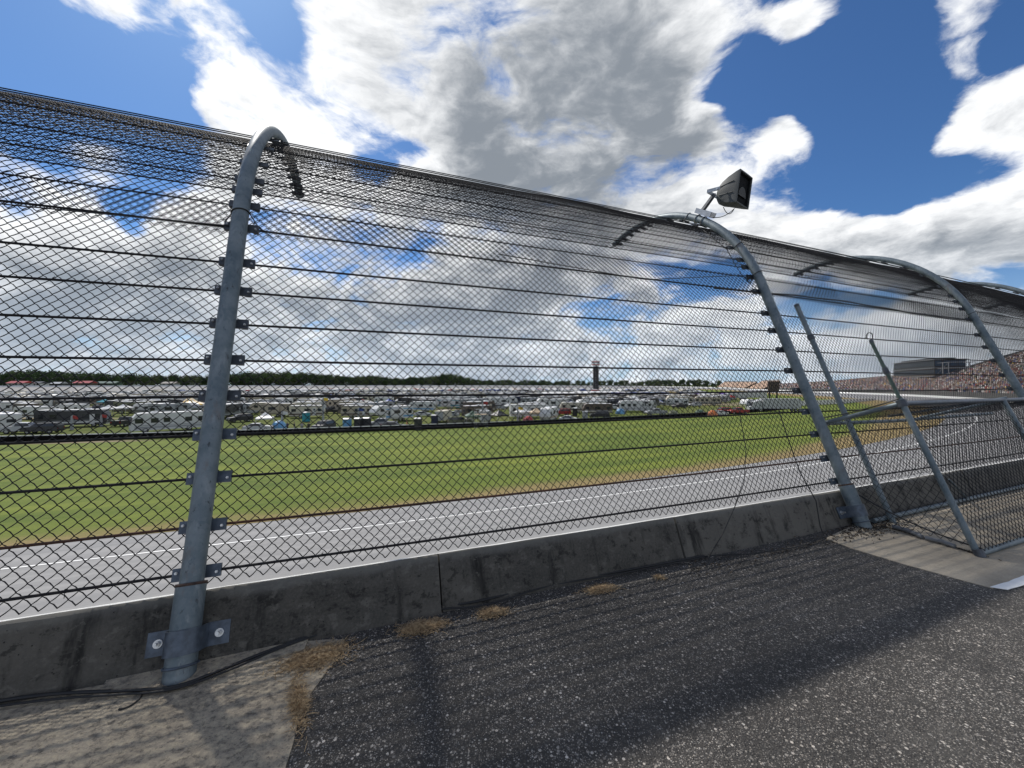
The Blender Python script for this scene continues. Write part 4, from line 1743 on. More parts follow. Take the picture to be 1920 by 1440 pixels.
def stripes(k, rows, x0, x1, y):
    for (z0, z1, m) in rows:
        for sy in (-1, 1):
            mb = MB()
            mb.poly([(x0, sy * (y + .006), z0), (x1, sy * (y + .006), z0 + .10), (x1, sy * (y + .006), z1 + .10), (x0, sy * (y + .006), z1)])
            mb.poly([(x0, sy * (y + .003), z0), (x0, sy * (y + .003), z1), (x1, sy * (y + .003), z1 + .10), (x1, sy * (y + .003), z0 + .10)])
            k.add('stripe', mb, m)


def motorhome(body, trim, L=10.5):
    k = Kind('motorhome')
    h, w = 3.45, 1.26
    f, r = L / 2, -L / 2
    prof = [(r, .45), (f - .1, .45), (f + .05, .9), (f, 1.35), (f - .32, 2.75), (f - .75, h - .10), (f - 1.2, h), (r + .15, h), (r, h - .2)]
    mb = MB()
    mb.prism(prof, -w, w)
    k.add('body', mb, body)
    mb = MB()
    mb.box((-.5, 0, h + .012), (L - 1.6, w * 1.9, .04))
    k.add('roof', mb, ROOFW)
    mb = MB()
    mb.poly([(f + .022, -w * .9, 1.42), (f + .022, w * .9, 1.42), (f - .275, w * .88, 2.72), (f - .275, -w * .88, 2.72)])
    mb.box((f - .14, 0, 2.07), (.02, .05, 1.2), 0, Matrix.Rotation(-.22, 3, 'Y'))
    k.add('windshield', mb, GLASS)
    for x0, x1 in ((f - 1.6, f - .55), (f - 3.6, f - 2.6), (f - 5.2, f - 4.3), (r + 2.2, r + 3.2), (r + .6, r + 1.3)):
        side_window(k, x0, x1, 1.75, 2.55, w)
    mb = MB()
    mb.box((f - 2.1, -w - .012, 1.55), (.75, .03, 2.0))
    k.add('door', mb, trim)
    stripes(k, [(.75, 1.05, trim), (1.18, 1.30, P['grey'])], r + .1, f - .5, w)
    wheels(k, (f - 1.9, r + 2.6), w - .14, .46, .28)
    roof_units(k, (f - 3.2, r + 2.6), h)
    mb = MB()
    mb.tube([(r + 1.6, -w - .07, h - .18), (f - 2.8, -w - .07, h - .18)], .075, 8)
    k.add('awning_roll', mb, AWN)
    for sy in (-1, 1):
        mb = MB()
        mb.box((f + .05, sy * .85, 1.05), (.06, .45, .20))
        k.add('headlight', mb, LAMP)
        mb = MB()
        mb.box((f + .12, sy * (w + .18), 2.0), (.12, .18, .42))
        mb.tube([(f - .1, sy * w, 2.2), (f + .12, sy * (w + .18), 2.15)], .025, 5)
        k.add('mirror', mb, P['black'])
    mb = MB()
    mb.box((f + .02, 0, .58), (.16, 2 * w * .95, .22))
    k.add('bumper', mb, trim)
    return k


def travel_trailer(body, trim, L=8.0):
    k = Kind('travel_trailer')
    h, w = 3.15, 1.22
    f, r = L / 2, -L / 2
    prof = [(r, .55), (f - .35, .55), (f + .05, 1.2), (f, 1.9), (f - .45, h - .25), (f - .9, h), (r + .1, h), (r, h - .15)]
    mb = MB()
    mb.prism(prof, -w, w)
    k.add('body', mb, body)
    mb = MB()
    mb.box((-.35, 0, h + .012), (L - 1.2, w * 1.92, .04))
    k.add('roof', mb, ROOFW)
    for x0, x1 in ((f - 1.5, f - .7), (-.6, .8), (r + .5, r + 1.5)):
        side_window(k, x0, x1, 1.65, 2.35, w)
    mb = MB()
    mb.box((f - 2.3, -w - .012, 1.60), (.70, .03, 1.9))
    k.add('door', mb, P['white'])
    mb = MB()
    mb.box((f - 2.3, -w - .028, 2.1), (.40, .02, .5))
    k.add('door_window', mb, GLASS, len(k.parts) - 1)
    stripes(k, [(.80, 1.15, trim), (1.25, 1.36, P['grey'])], r + .05, f - .3, w)
    wheels(k, (-.6, -1.5), w - .12, .36, .24)
    roof_units(k, (.3,), h)
    mb = MB()
    mb.tube([(f - .2, -.5, .5), (f + 1.1, 0, .5), (f - .2, .5, .5)], .06, 6)
    mb.tube([(f + .95, 0, .05), (f + .95, 0, .75)], .05, 6)
    k.add('hitch', mb, P['black'])
    mb = MB()
    mb.tube([(r + .8, -w - .07, h - .15), (f - 1.4, -w - .07, h - .15)], .07, 8)
    k.add('awning_roll', mb, AWN)
    mb = MB()
    mb.box((r - .01, 0, 1.9), (.04, 1.1, .6))
    k.add('rear_window', mb, GLASS)
    return k


def fifth_wheel(body, trim, L=10.5):
    k = Kind('fifth_wheel_trailer')
    h, w = 3.75, 1.24
    f, r = L / 2, -L / 2
    prof = [(r, .6), (f - 2.6, .6), (f - 2.5, 1.75), (f - .25, 1.85), (f + .05, 2.3), (f - .25, 3.1), (f - .9, h - .05), (f - 1.4, h), (f - 3.4, h), (f - 4.4, h - .25), (r + .1, h - .30), (r, h - .45)]
    mb = MB()
    mb.prism(prof, -w, w)
    k.add('body', mb, body)
    mb = MB()
    mb.box((-1.9, 0, h - .28 + .012), (L - 5.0, w * 1.9, .03))
    k.add('roof', mb, ROOFW)
    for x0, x1, z0, z1 in ((f - 2.1, f - 1.2, 2.45, 3.1), (f - 4.2, f - 3.3, 1.7, 2.5), (-.9, .5, 1.7, 2.45), (r + .5, r + 1.6, 1.7, 2.5)):
        side_window(k, x0, x1, z0, z1, w)
    mb = MB()
    mb.box((f - 3.1 - 2.0, -w - .012, 1.7), (.72, .03, 2.0))
    k.add('door', mb, P['white'])
    for sy in (-1, 1):
        mb = MB()
        mb.box((-.2, sy * (w + .20), 2.0), (3.4, .45, 2.0))
        k.add('slide_out', mb, body)
        i = len(k.parts) - 1
        mb = MB()
        mb.box((-.2, sy * (w + .43), 2.25), (1.7, .03, .75))
        k.add('window', mb, GLASS, i)
    stripes(k, [(.95, 1.35, trim), (2.75, 2.95, trim)], r + .05, f - 2.7, w)
    wheels(k, (-1.4, -2.35), w - .12, .38, .25)
    roof_units(k, (-1.8,), h - .27)
    for sy in (-.7, .7):
        mb = MB()
        mb.box((f - 2.9, sy, .35), (.12, .12, .75))
        k.add('landing_leg', mb, P['black'])
    return k


def van_like(name, body, prof, w, glass, wheel_x, wr, extra=None, inset=.18):
    k = Kind(name)
    mb = MB()
    mb.prism(prof, -w, w, 0, inset)
    k.add('body', mb, body)
    for g in glass:
        kind, pts = g
        mb = MB()
        if kind == 'side':
            for sy in (-1, 1):
                mb = MB()
                off = [((z - min(p[1] for p in prof)) / (max(p[1] for p in prof) - min(p[1] for p in prof))) for _, z in pts]
                ys = [sy * (w - inset * max(0, q - .45) / .55 + .012) for q in off]
                poly = [(x, y, z) for (x, z), y in zip(pts, ys)]
                mb.poly(poly if sy < 0 else poly[::-1])
                k.add('window', mb, GLASS)
        else:
            (x0, z0), (x1, z1) = pts
            y0, y1 = w - .12, w - inset - .06
            mb.poly([(x0, -y0, z0), (x0, y0, z0), (x1, y1, z1), (x1, -y1, z1)])
            k.add('windshield' if kind == 'front' else 'rear_window', mb, GLASS)
    wheels(k, wheel_x, w - .10, wr, .22)
    f = max(p[0] for p in prof)
    r = min(p[0] for p in prof)
    for sy in (-1, 1):
        mb = MB()
        mb.box((f - .02, sy * (w - .28), .80), (.10, .36, .16))
        k.add('headlight', mb, LAMP)
        mb = MB()
        mb.box((r + .02, sy * (w - .20), .92), (.08, .20, .28))
        k.add('tail_light', mb, TAIL)
    for xb in (f + .02, r - .02):
        mb = MB()
        mb.box((xb, 0, .52), (.14, 2 * w * .93, .20))
        k.add('bumper', mb, P['black'])
    if extra:
        extra(k)
    return k


def car(body):
    prof = [(-2.2, .32), (2.2, .32), (2.28, .65), (2.05, .86), (.95, .98), (.30, 1.42), (-1.0, 1.44), (-1.75, 1.02), (-2.2, .96), (-2.3, .6)]
    return van_like('parked_car', body, prof, .88, [('side', [(-1.45, 1.02), (.70, 1.0), (.22, 1.36), (-.98, 1.37)]), ('front', [(.985, 1.01), (.37, 1.41)]), ('rear', [(-1.72, 1.06), (-1.05, 1.44)])], (1.35, -1.35), .33)


def suv(body):
    prof = [(-2.35, .38), (2.3, .38), (2.38, .8), (2.2, 1.08), (1.15, 1.18), (.55, 1.76), (-2.0, 1.80), (-2.38, 1.25), (-2.42, .7)]
    def ex(k):
        for sy in (-1, 1):
            mb = MB()
            mb.tube([(-1.7, sy * .62, 1.86), (.2, sy * .62, 1.85)], .025, 5)
            k.add('roof_rail', mb, P['black'])
    return van_like('parked_suv', body, prof, .96, [('side', [(-2.05, 1.24), (.92, 1.22), (.45, 1.66), (-1.85, 1.70)]), ('front', [(1.18, 1.21), (.60, 1.76)]), ('rear', [(-2.40, 1.30), (-2.04, 1.78)])], (1.45, -1.4), .39, ex)


def pickup(body):
    prof = [(-2.9, .45), (2.8, .45), (2.88, .85), (2.7, 1.12), (1.45, 1.22), (.80, 1.85), (-.75, 1.88), (-1.05, 1.25), (-2.9, 1.22)]
    def ex(k):
        mb = MB()
        mb.box((-1.98, 0, 1.235), (1.7, 1.55, .03))
        k.add('bed_cover', mb, P['black'])
    return van_like('pickup_truck', body, prof, .98, [('side', [(-.80, 1.28), (1.20, 1.27), (.70, 1.75), (-.68, 1.78)]), ('front', [(1.48, 1.25), (.85, 1.85)]), ('rear', [(-1.06, 1.30), (-.80, 1.86)])], (1.85, -1.75), .41, ex)


def box_hauler(body, top, L=14.0, tractor=True):
    k = Kind('transporter_truck')
    mb = MB()
    mb.box((-1.6, 0, 2.55), (L - 3.2, 2.55, 3.0))
    k.add('trailer_body', mb, body)
    mb = MB()
    mb.box((-1.6, 0, 4.085), (L - 3.4, 2.45, .06))
    k.add('roof', mb, top)
    mb = MB()
    mb.prism([(L / 2 - 3.0, .5), (L / 2 + .6, .5), (L / 2 + .7, 1.5), (L / 2 - .1, 1.75), (L / 2 - .5, 3.0), (L / 2 - 2.0, 3.5), (L / 2 - 2.9, 3.6)], -1.15, 1.15)
    k.add('cab', mb, body)
    mb = MB()
    mb.poly([(L / 2 - .07, -1.0, 1.82), (L / 2 - .07, 1.0, 1.82), (L / 2 - .46, 1.0, 2.9), (L / 2 - .46, -1.0, 2.9)])
    k.add('windshield', mb, GLASS)
    wheels(k, (L / 2 - .7, L / 2 - 2.6, -L / 2 + .4, -L / 2 + 1.5), 1.05, .5, .3)
    return k


def cargo_trailer(body):
    k = Kind('cargo_trailer')
    mb = MB()
    mb.prism([(-2.6, .5), (2.4, .5), (2.9, 1.2), (2.7, 2.5), (2.4, 2.6), (-2.6, 2.6)], -1.05, 1.05)
    k.add('body', mb, body)
    mb = MB()
    mb.box((-2.62, 0, 1.5), (.04, 1.9, 1.8))
    k.add('rear_door', mb, P['grey'])
    mb = MB()
    mb.tube([(2.5, 0, .5), (3.8, 0, .5)], .06, 6)
    mb.tube([(3.7, 0, .05), (3.7, 0, .7)], .05, 6)
    k.add('hitch', mb, P['black'])
    wheels(k, (-.3, .5), 1.0, .34, .22)
    return k


def canopy(top, side=None, S=3.0, peak=1.05):
    k = Kind('canopy_tent')
    a, z = S / 2, 2.15
    mb = MB()
    n = 6
    ap = (0, 0, z + peak)
    c = [(-a, -a, z), (a, -a, z), (a, a, z), (-a, a, z)]
    for i in range(4):
        p, q = Vector(c[i]), Vector(c[(i + 1) % 4])
        m1 = [p.lerp(q, t / n) for t in range(n + 1)]
        mid = []
        for t, w in enumerate(m1):
            x = w.lerp(Vector(ap), .5)
            x.z -= .13
            mid.append(x)
        for t in range(n):
            mb.poly([m1[t], m1[t + 1], mid[t + 1], mid[t]])
            mb.poly([mid[t], mid[t + 1], ap])
            mb.poly([m1[t], m1[t] - Vector((0, 0, .26)), m1[t + 1] - Vector((0, 0, .26)), m1[t + 1]])
    k.add('canopy_roof', mb, top)
    for (x, y, zz) in c:
        mb = MB()
        mb.tube([(x * .97, y * .97, 0), (x * .97, y * .97, z)], .035, 6)
        k.add('leg', mb, P['silver'])
    if side is not None:
        for c_, s_ in (((-a * .98, 0, 1.05), (.02, S * .95, 2.1)), ((0, a * .98, 1.05), (S * .95, .02, 2.1))):
            mb = MB()
            mb.box(c_, s_)
            k.add('side_wall', mb, side)
    return k


def striped_tent():
    k = Kind('marquee_tent')
    n = 24
    for which, m in ((0, P['white']), (1, C('gold', (.78, .50, .10)))):
        mb = MB()
        for i in range(n):
            if i % 2 != which:
                continue
            a0, a1 = 2 * math.pi * i / n, 2 * math.pi * (i + 1) / n
            p = lambda a, r, z: (r * math.cos(a), r * math.sin(a), z)
            mb.poly([p(a0, 4.2, 2.2), p(a1, 4.2, 2.2), p(a1, 2.0, 3.0), p(a0, 2.0, 3.0)])
            mb.poly([p(a0, 2.0, 3.0), p(a1, 2.0, 3.0), (0, 0, 4.6)])
            mb.poly([p(a0, 4.2, 1.85), p(a1, 4.2, 1.85), p(a1, 4.2, 2.2), p(a0, 4.2, 2.2)])
        k.add('canvas_roof', mb, m)
    for i in range(8):
        a0 = 2 * math.pi * i / 8
        mb = MB()
        mb.tube([(4.1 * math.cos(a0), 4.1 * math.sin(a0), 0), (4.1 * math.cos(a0), 4.1 * math.sin(a0), 2.2)], .05, 6)
        k.add('pole', mb, P['silver'])
    return k


def dome_tent(col, R=1.5, H=1.6):
    k = Kind('dome_tent')
    mb = MB()
    n, m = 12, 5
    for j in range(m):
        th = j / m * math.pi / 2
        for i in range(n):
            a = 2 * math.pi * i / n
            rr = R * math.cos(th) * (1 + .05 * math.cos(4 * a))
            mb.v.append((rr * math.cos(a), rr * math.sin(a) * .85, H * math.sin(th)))
    mb.grid_faces(0, n, m, 0, closed_u=True)
    mb.v.append((0, 0, H))
    t = len(mb.v) - 1
    for i in range(n):
        mb.f.append(((m - 1) * n + i, (m - 1) * n + (i + 1) % n, t))
        mb.mi.append(0)
    k.add('tent_shell', mb, col)
    mb = MB()
    for a in (math.pi / 4, 3 * math.pi / 4):
        mb.tube([(1.03 * R * math.cos(th) * math.cos(a), 1.03 * R * math.cos(th) * math.sin(a) * .85, 1.03 * H * math.sin(th)) for th in np.linspace(0, math.pi, 13)], .025, 5)
    k.add('tent_pole', mb, P['grey'])
    mb = MB()
    th = lambda y, z: (R * 1.02 * math.sqrt(max(0, 1 - (z / H) ** 2)), y, z)
    mb.poly([th(-.45, .08), th(.45, .08), th(.30, .9), th(-.30, .9)])
    k.add('door', mb, P['dark'])
    return k


def portable_toilet(col, roofc):
    k = Kind('portable_toilet')
    mb = MB()
    mb.box((0, 0, 1.08), (1.14, 1.14, 2.0))
    for y in (-.36, -.12, .12, .36):
        for sx in (-1, 1):
            mb.box((y, sx * .585, 1.08), (.06, .03, 1.9))
        mb.box((-.585, y, 1.08), (.03, .06, 1.9))
    k.add('cabin', mb, col)
    mb = MB()
    mb.prism([(-.60, 2.06), (.60, 2.06), (.60, 2.14), (.36, 2.28), (0, 2.33), (-.36, 2.28), (-.60, 2.14)], -.60, .60)
    k.add('roof', mb, roofc)
    mb = MB()
    mb.box((.588, 0, 1.05), (.04, .80, 1.85))
    k.add('door', mb, col)
    i = len(k.parts) - 1
    mb = MB()
    mb.box((.618, -.30, 1.1), (.03, .08, .12))
    k.add('handle', mb, P['black'], i)
    mb = MB()
    mb.box((.616, 0, 1.85), (.02, .5, .12))
    k.add('vent', mb, P['black'], i)
    mb = MB()
    mb.box((0, 0, .05), (1.18, 1.18, .10))
    k.add('skid_base', mb, P['black'])
    mb = MB()
    mb.tube([(-.45, .45, 2.1), (-.45, .45, 2.65)], .05, 8)
    k.add('vent_pipe', mb, P['grey'])
    return k


def person_kind(shirt, trousers, seated=False):
    """one continuous body by skinning a small skeleton"""
    me = bpy.data.meshes.new('person_body')
    J = [(0, 0, .95), (0, 0, 1.15), (.01, 0, 1.38), (.02, 0, 1.50), (.03, 0, 1.60), (.035, 0, 1.72),
         (0, .10, .90), (.03, .12, .50), (0, .13, .09), (.13, .14, .04), (0, -.10, .90), (-.03, -.12, .50), (-.06, -.13, .09), (.07, -.14, .04),
         (0, .19, 1.40), (-.02, .25, 1.13), (.10, .24, .92), (.16, .23, .86), (0, -.19, 1.40), (-.02, -.26, 1.13), (.08, -.25, .90), (.12, -.24, .83)]
    Ed = [(0, 1), (1, 2), (2, 3), (3, 4), (4, 5), (0, 6), (6, 7), (7, 8), (8, 9), (0, 10), (10, 11), (11, 12), (12, 13), (2, 14), (14, 15), (15, 16), (16, 17), (2, 18), (18, 19), (19, 20), (20, 21)]
    R = [.15, .13, .15, .055, .085, .085, .10, .065, .045, .045, .10, .065, .045, .045, .065, .048, .038, .035, .065, .048, .038, .035]
    me.from_pydata(J, Ed, [])
    o = link('person_body', me)
    md = o.modifiers.new('skin', 'SKIN')
    sv = me.skin_vertices[0].data
    for i, r in enumerate(R):
        sv[i].radius = (r, r * (1.25 if i in (1, 2) else 1))
        sv[i].use_root = (i == 0)
    md2 = o.modifiers.new('sub', 'SUBSURF')
    md2.levels = md2.render_levels = 1
    dg = bpy.context.evaluated_depsgraph_get()
    ev = bpy.data.meshes.new_from_object(o.evaluated_get(dg))
    bpy.data.objects.remove(o)
    ev.materials.clear()
    for m in (SKIN, shirt, trousers):
        ev.materials.append(m)
    for p in ev.polygons:
        z, y = p.center.z, abs(p.center.y)
        p.material_index = 2 if (z < .98 and y < .2) else (1 if (.98 <= z < 1.47 and (y < .2 or z > 1.15)) else 0)
        if z < .10:
            p.material_index = 2
    smooth_mesh(ev)
    k = Kind('person')
    k.parts.append(('person_body', ev, None, None, None))
    mb = MB()
    n, m = 10, 5
    for j in range(m):
        th = math.radians(15) + j / (m - 1) * math.radians(75)
        for i in range(n):
            a = 2 * math.pi * i / n
            mb.v.append((.02 + .10 * math.cos(th) * math.cos(a), .092 * math.cos(th) * math.sin(a), 1.675 + .125 * math.sin(th)))
    mb.grid_faces(0, n, m, 0, closed_u=True)
    k.parts.append(('hair', mb.mesh('hair', [P['brown']]), None, mb, [P['brown']]))
    return k


def kind(key, fn, *a):
    if key not in KINDS_:
        KINDS_[key] = fn(*a)
    return KINDS_[key]


def getk(code):
    """'trailer white blue' -> a Kind"""
    if code in KINDS_:
        return KINDS_[code]
    w = code.split()
    c = [P[x] if x in P else None for x in w[1:]]
    f = {
        'motorhome': lambda: motorhome(c[0], c[1]), 'trailer': lambda: travel_trailer(c[0], c[1]), 'fifth': lambda: fifth_wheel(c[0], c[1]),
        'car': lambda: car(c[0]), 'suv': lambda: suv(c[0]), 'pickup': lambda: pickup(c[0]), 'hauler': lambda: box_hauler(c[0], c[1]), 'cargo': lambda: cargo_trailer(c[0]),
        'canopy': lambda: canopy(c[0]), 'walled': lambda: canopy(c[0], c[1], 3.6), 'dome': lambda: dome_tent(c[0]), 'toilet': lambda: portable_toilet(c[0], c[1]), 'marquee': lambda: striped_tent(),
        'person': lambda: person_kind(c[0], c[1]),
    }[w[0]]
    KINDS_[code] = f()
    return KINDS_[code]


CAT = {'motorhome': ('motorhome', 'motorhomes parked on the infield'), 'trailer': ('trailer', 'travel trailers parked on the infield'), 'fifth': ('trailer', 'fifth-wheel trailers parked on the infield'),
       'car': ('car', 'cars parked on the infield'), 'suv': ('car', 'cars parked on the infield'), 'pickup': ('pickup', 'pickups parked on the infield'), 'hauler': ('truck', 'team transporters in the paddock'),
       'cargo': ('trailer', 'cargo trailers on the infield'), 'canopy': ('tent', 'canopies on the infield'), 'walled': ('tent', 'canopies on the infield'), 'dome': ('tent', 'dome tents on the infield'),
       'toilet': ('toilet', 'portable toilets on the infield'), 'marquee': ('tent', None), 'person': ('person', 'people on the infield')}
TAKEN = []


def put(code, u, v, deg, label, group='auto'):
    """stand a thing of a kind on the infield where the photograph shows its foot at (u, v); deg: heading, 0 = to the right"""
    loc = G(u, v, Z_IN)
    c, g = CAT[code.split()[0]]
    TAKEN.append((loc.x, loc.y, {'motorhome': 5, 'fifth': 5, 'trailer': 4, 'hauler': 7}.get(code.split()[0], 2)))
    return getk(code).place(loc, math.radians(deg), label, c, g if group == 'auto' else group)


NEAR = [
    ('trailer white grey', 12, 806, 150, 'white travel trailer standing at the end of the front row beside a silver pickup'),
    ('pickup silver', 46, 812, 20, 'silver pickup parked in front of the white travel trailer of the front row'),
    ('suv dark', 80, 812, 200, 'dark car parked close behind the barrier beside a silver pickup'),
    ('motorhome dark white', 140, 800, 24, 'long dark motorhome with a pale stripe in the front row'),
    ('motorhome white grey', 318, 808, 228, 'white motorhome with big windshield turned to the track in the front row'),
    ('pickup black', 238, 798, 100, 'black pickup beside the big white motorhome of the front row'),
    ('canopy white', 205, 781, 10, 'white canopy between the dark motorhome and a white trailer, the nearer of two'),
    ('canopy white', 232, 779, 10, 'white canopy between the dark motorhome and a white trailer, the farther of two'),
    ('trailer white dark', 283, 777, 185, 'white travel trailer with dark band behind the big white motorhome'),
    ('marquee', 356, 770, 0, 'yellow and white striped tent beyond the white motorhome'),
    ('fifth white grey', 316, 762, 190, 'white fifth-wheel trailer behind the yellow striped tent'),
    ('trailer white brown', 60, 786, 170, 'white trailer with brown band behind the front row'),
    ('trailer white beige', 135, 779, 172, 'white trailer with beige band behind the dark motorhome'),
    ('motorhome white beige', 20, 776, 8, 'white and beige motorhome in the second row'),
    ('fifth white dark', 95, 766, 15, 'white fifth-wheel with dark band in the third row'),
    ('car red', 147, 765, 10, 'red car among the white trailers of the third row'),
    ('canopy teal', 196, 764, 0, 'teal canopy behind the white trailers'),
    ('suv black', 187, 754, 5, 'black car on the grass beyond the teal canopy'),
    ('canopy white', 222, 762, 5, 'white canopy right of the teal canopy'),
    ('motorhome dark grey', 428, 782, 100, 'dark motorhome seen end-on beside the tall fence post'),
    ('trailer grey white', 458, 777, 160, 'grey travel trailer behind a black car'),
    ('suv black', 450, 791, 235, 'black car with shining windshield in front of the grey trailer'),
    ('fifth beige brown', 512, 781, 195, 'beige fifth-wheel trailer on the grass by the dirt lane'),
    ('pickup silver', 553, 766, 190, 'silver pickup beyond the beige fifth-wheel trailer'),
    ('car silver', 484, 808, 20, 'silver car right behind the barrier beside a white canopy'),
    ('canopy white', 497, 804, 30, 'white peaked canopy above the silver car by the barrier'),
    ('dome skyblue', 523, 804, 250, 'pale blue dome tent beside the white peaked canopy'),
    ('person navy black', 539, 809, 250, 'person in dark clothes standing by the barrier, left of another'),
    ('person black grey', 552, 809, 200, 'person in a black shirt and grey trousers standing by the barrier'),
    ('person grey black', 566, 810, 120, 'person in a grey shirt standing behind the barrier'),
    ('person black black', 579, 810, 300, 'person all in black standing behind the barrier'),
    ('toilet teal white', 574, 791, 250, 'teal portable toilet standing alone on the grass by the dirt lane'),
    ('toilet dark grey', 575, 778, 270, 'dark portable toilet behind the teal one'),
    ('suv dark', 607, 807, 262, 'dark car facing the track left of the blue portable toilet'),
    ('toilet skyblue white', 651, 807, 265, 'bright blue portable toilet close to the barrier'),
    ('toilet dark white', 672, 806, 265, 'dark portable toilet right of the bright blue one, left of a pair'),
    ('toilet dark white', 688, 805, 265, 'dark portable toilet of the pair, next to a trailer'),
    ('motorhome beige dark', 664, 774, 182, 'long beige motorhome side-on across the dirt lane'),
    ('motorhome olive brown', 616, 766, 190, 'olive brown motorhome behind the long beige one'),
    ('pickup black', 620, 775, 170, 'black pickup at the tail of the long beige motorhome'),
    ('trailer white grey', 581, 764, 20, 'white trailer beyond the dark portable toilet'),
    ('fifth white skyblue', 735, 790, 235, 'white fifth-wheel trailer with its nose over a truck'),
    ('pickup grey', 716, 802, 190, 'grey pickup under the nose of the white fifth-wheel trailer'),
    ('car dark', 738, 805, 10, 'dark car by the barrier right of the grey pickup'),
    ('person orange black', 763, 805, 200, 'person in an orange shirt by the barrier'),
    ('toilet dark silver', 784, 806, 265, 'dark portable toilet standing alone near the barrier'),
    ('toilet navy grey', 815, 798, 265, 'navy portable toilet beside the cream cargo trailer'),
    ('cargo cream', 831, 791, 80, 'cream cargo trailer seen from behind beside the navy toilet'),
    ('trailer white skyblue', 792, 772, 175, 'white trailer with blue band beyond the dark portable toilet'),
    ('fifth white teal', 834, 766, 190, 'white fifth-wheel trailer beyond the cream cargo trailer'),
    ('toilet teal teal', 859, 765, 265, 'small teal portable toilet in the farther rows'),
    ('suv olive', 862, 797, 20, 'olive car by the barrier right of the cream cargo trailer'),
    ('dome olive', 878, 796, 230, 'olive dome tent by the barrier'),
    ('canopy green', 886, 799, 15, 'dark green canopy by the barrier'),
    ('canopy black', 935, 797, 40, 'black canopy near the barrier'),
    ('cargo grey', 909, 791, 100, 'grey cargo trailer between the green and black canopies'),
    ('canopy white', 980, 789, 30, 'white peaked canopy above a red tent'),
    ('dome red', 990, 793, 240, 'red dome tent under the white peaked canopy'),
    ('canopy tan', 1006, 790, 10, 'tan canopy beside a white trailer'),
    ('trailer white tan', 1030, 789, 250, 'white trailer end-on beside the tan canopy'),
    ('car white', 1067, 791, 350, 'white sports car parked alone near the barrier'),
    ('toilet navy navy', 1040, 776, 265, 'navy portable toilet behind the white sports car'),
    ('toilet black white', 1078, 780, 265, 'black portable toilet with white roof behind the white sports car'),
    ('toilet grey grey', 1097, 789, 265, 'grey portable toilet right of the white sports car'),
    ('suv black', 1124, 784, 175, 'black car right of the grey portable toilet'),
    ('fifth white beige', 1108, 771, 200, 'white fifth-wheel trailer behind the black car'),
    ('fifth white brown', 1034, 767, 190, 'white fifth-wheel trailer with brown band beyond the navy toilet'),
    ('canopy blue', 985, 760, 0, 'blue canopy in the middle rows, left of another'),
    ('canopy blue', 1003, 759, 0, 'blue canopy in the middle rows, beside its twin'),
    ('canopy navy', 1070, 766, 0, 'navy canopy beyond the toilets'),
    ('motorhome white grey', 1190, 772, 182, 'long white motorhome in the middle rows'),
    ('dome skyblue', 1163, 776, 200, 'light blue dome tent beside the long white motorhome'),
    ('pickup grey', 1230, 778, 185, 'grey pickup right of the long white motorhome'),
    ('dome olive', 1262, 781, 200, 'large olive dome tent near the barrier'),
    ('dome green', 1312, 779, 200, 'green dome tent near the barrier'),
    ('dome orange', 1336, 780, 200, 'orange dome tent near the barrier'),
    ('car white', 1350, 779, 20, 'white car beside the orange dome tent'),
    ('pickup red', 1384, 776, 185, 'red pickup right of the orange dome tent'),
    ('suv red', 1362, 775, 10, 'dark red car behind the orange dome tent'),
    ('fifth white grey', 1415, 770, 200, 'white fifth-wheel trailer right of the red pickup'),
    ('hauler silver silver', 1452, 772, 172, 'silver box truck at the end of the camping field'),
]
for row in NEAR:
    put(*row)

# the rows behind: sparse on the left half, closer together farther out
rnd = random.Random(11)
MIXES = [('trailer', ['white grey', 'beige brown', 'grey brown', 'cream brown', 'grey dark', 'white skyblue', 'white dark', 'brown cream'], .22), ('fifth', ['white grey', 'beige brown', 'dark grey', 'cream brown', 'grey dark'], .15),
         ('motorhome', ['white beige', 'dark grey', 'beige dark', 'olive brown', 'brown cream', 'navy silver', 'grey red'], .15), ('pickup', ['silver', 'black', 'red', 'grey', 'white', 'navy'], .15),
         ('suv', ['black', 'white', 'silver', 'red', 'grey'], .11), ('canopy', ['white', 'blue', 'white', 'tan', 'red', 'black', 'green'], .14), ('car', ['silver', 'white', 'black', 'blue'], .06)]
NAMES = {'trailer': 'travel trailer', 'fifth': 'fifth-wheel trailer', 'motorhome': 'motorhome', 'pickup': 'pickup', 'suv': 'tall car', 'canopy': 'canopy', 'car': 'car'}
LANDM = [(60, 'past the silver pickup'), (190, 'past the dark motorhome'), (330, 'past the striped tent'), (470, 'past the tall post'), (580, 'past the teal toilet'),
         (690, 'past the beige motorhome'), (800, 'past the navy toilet'), (900, 'past the cream trailer'), (1000, 'past the tan canopy'), (1100, 'past the sports car'),
         (1200, 'near the black tower'), (1320, 'past the olive tent'), (1500, 'past the red pickup')]


def landmark(u):
    return min(LANDM, key=lambda a: abs(a[0] - u))[1]


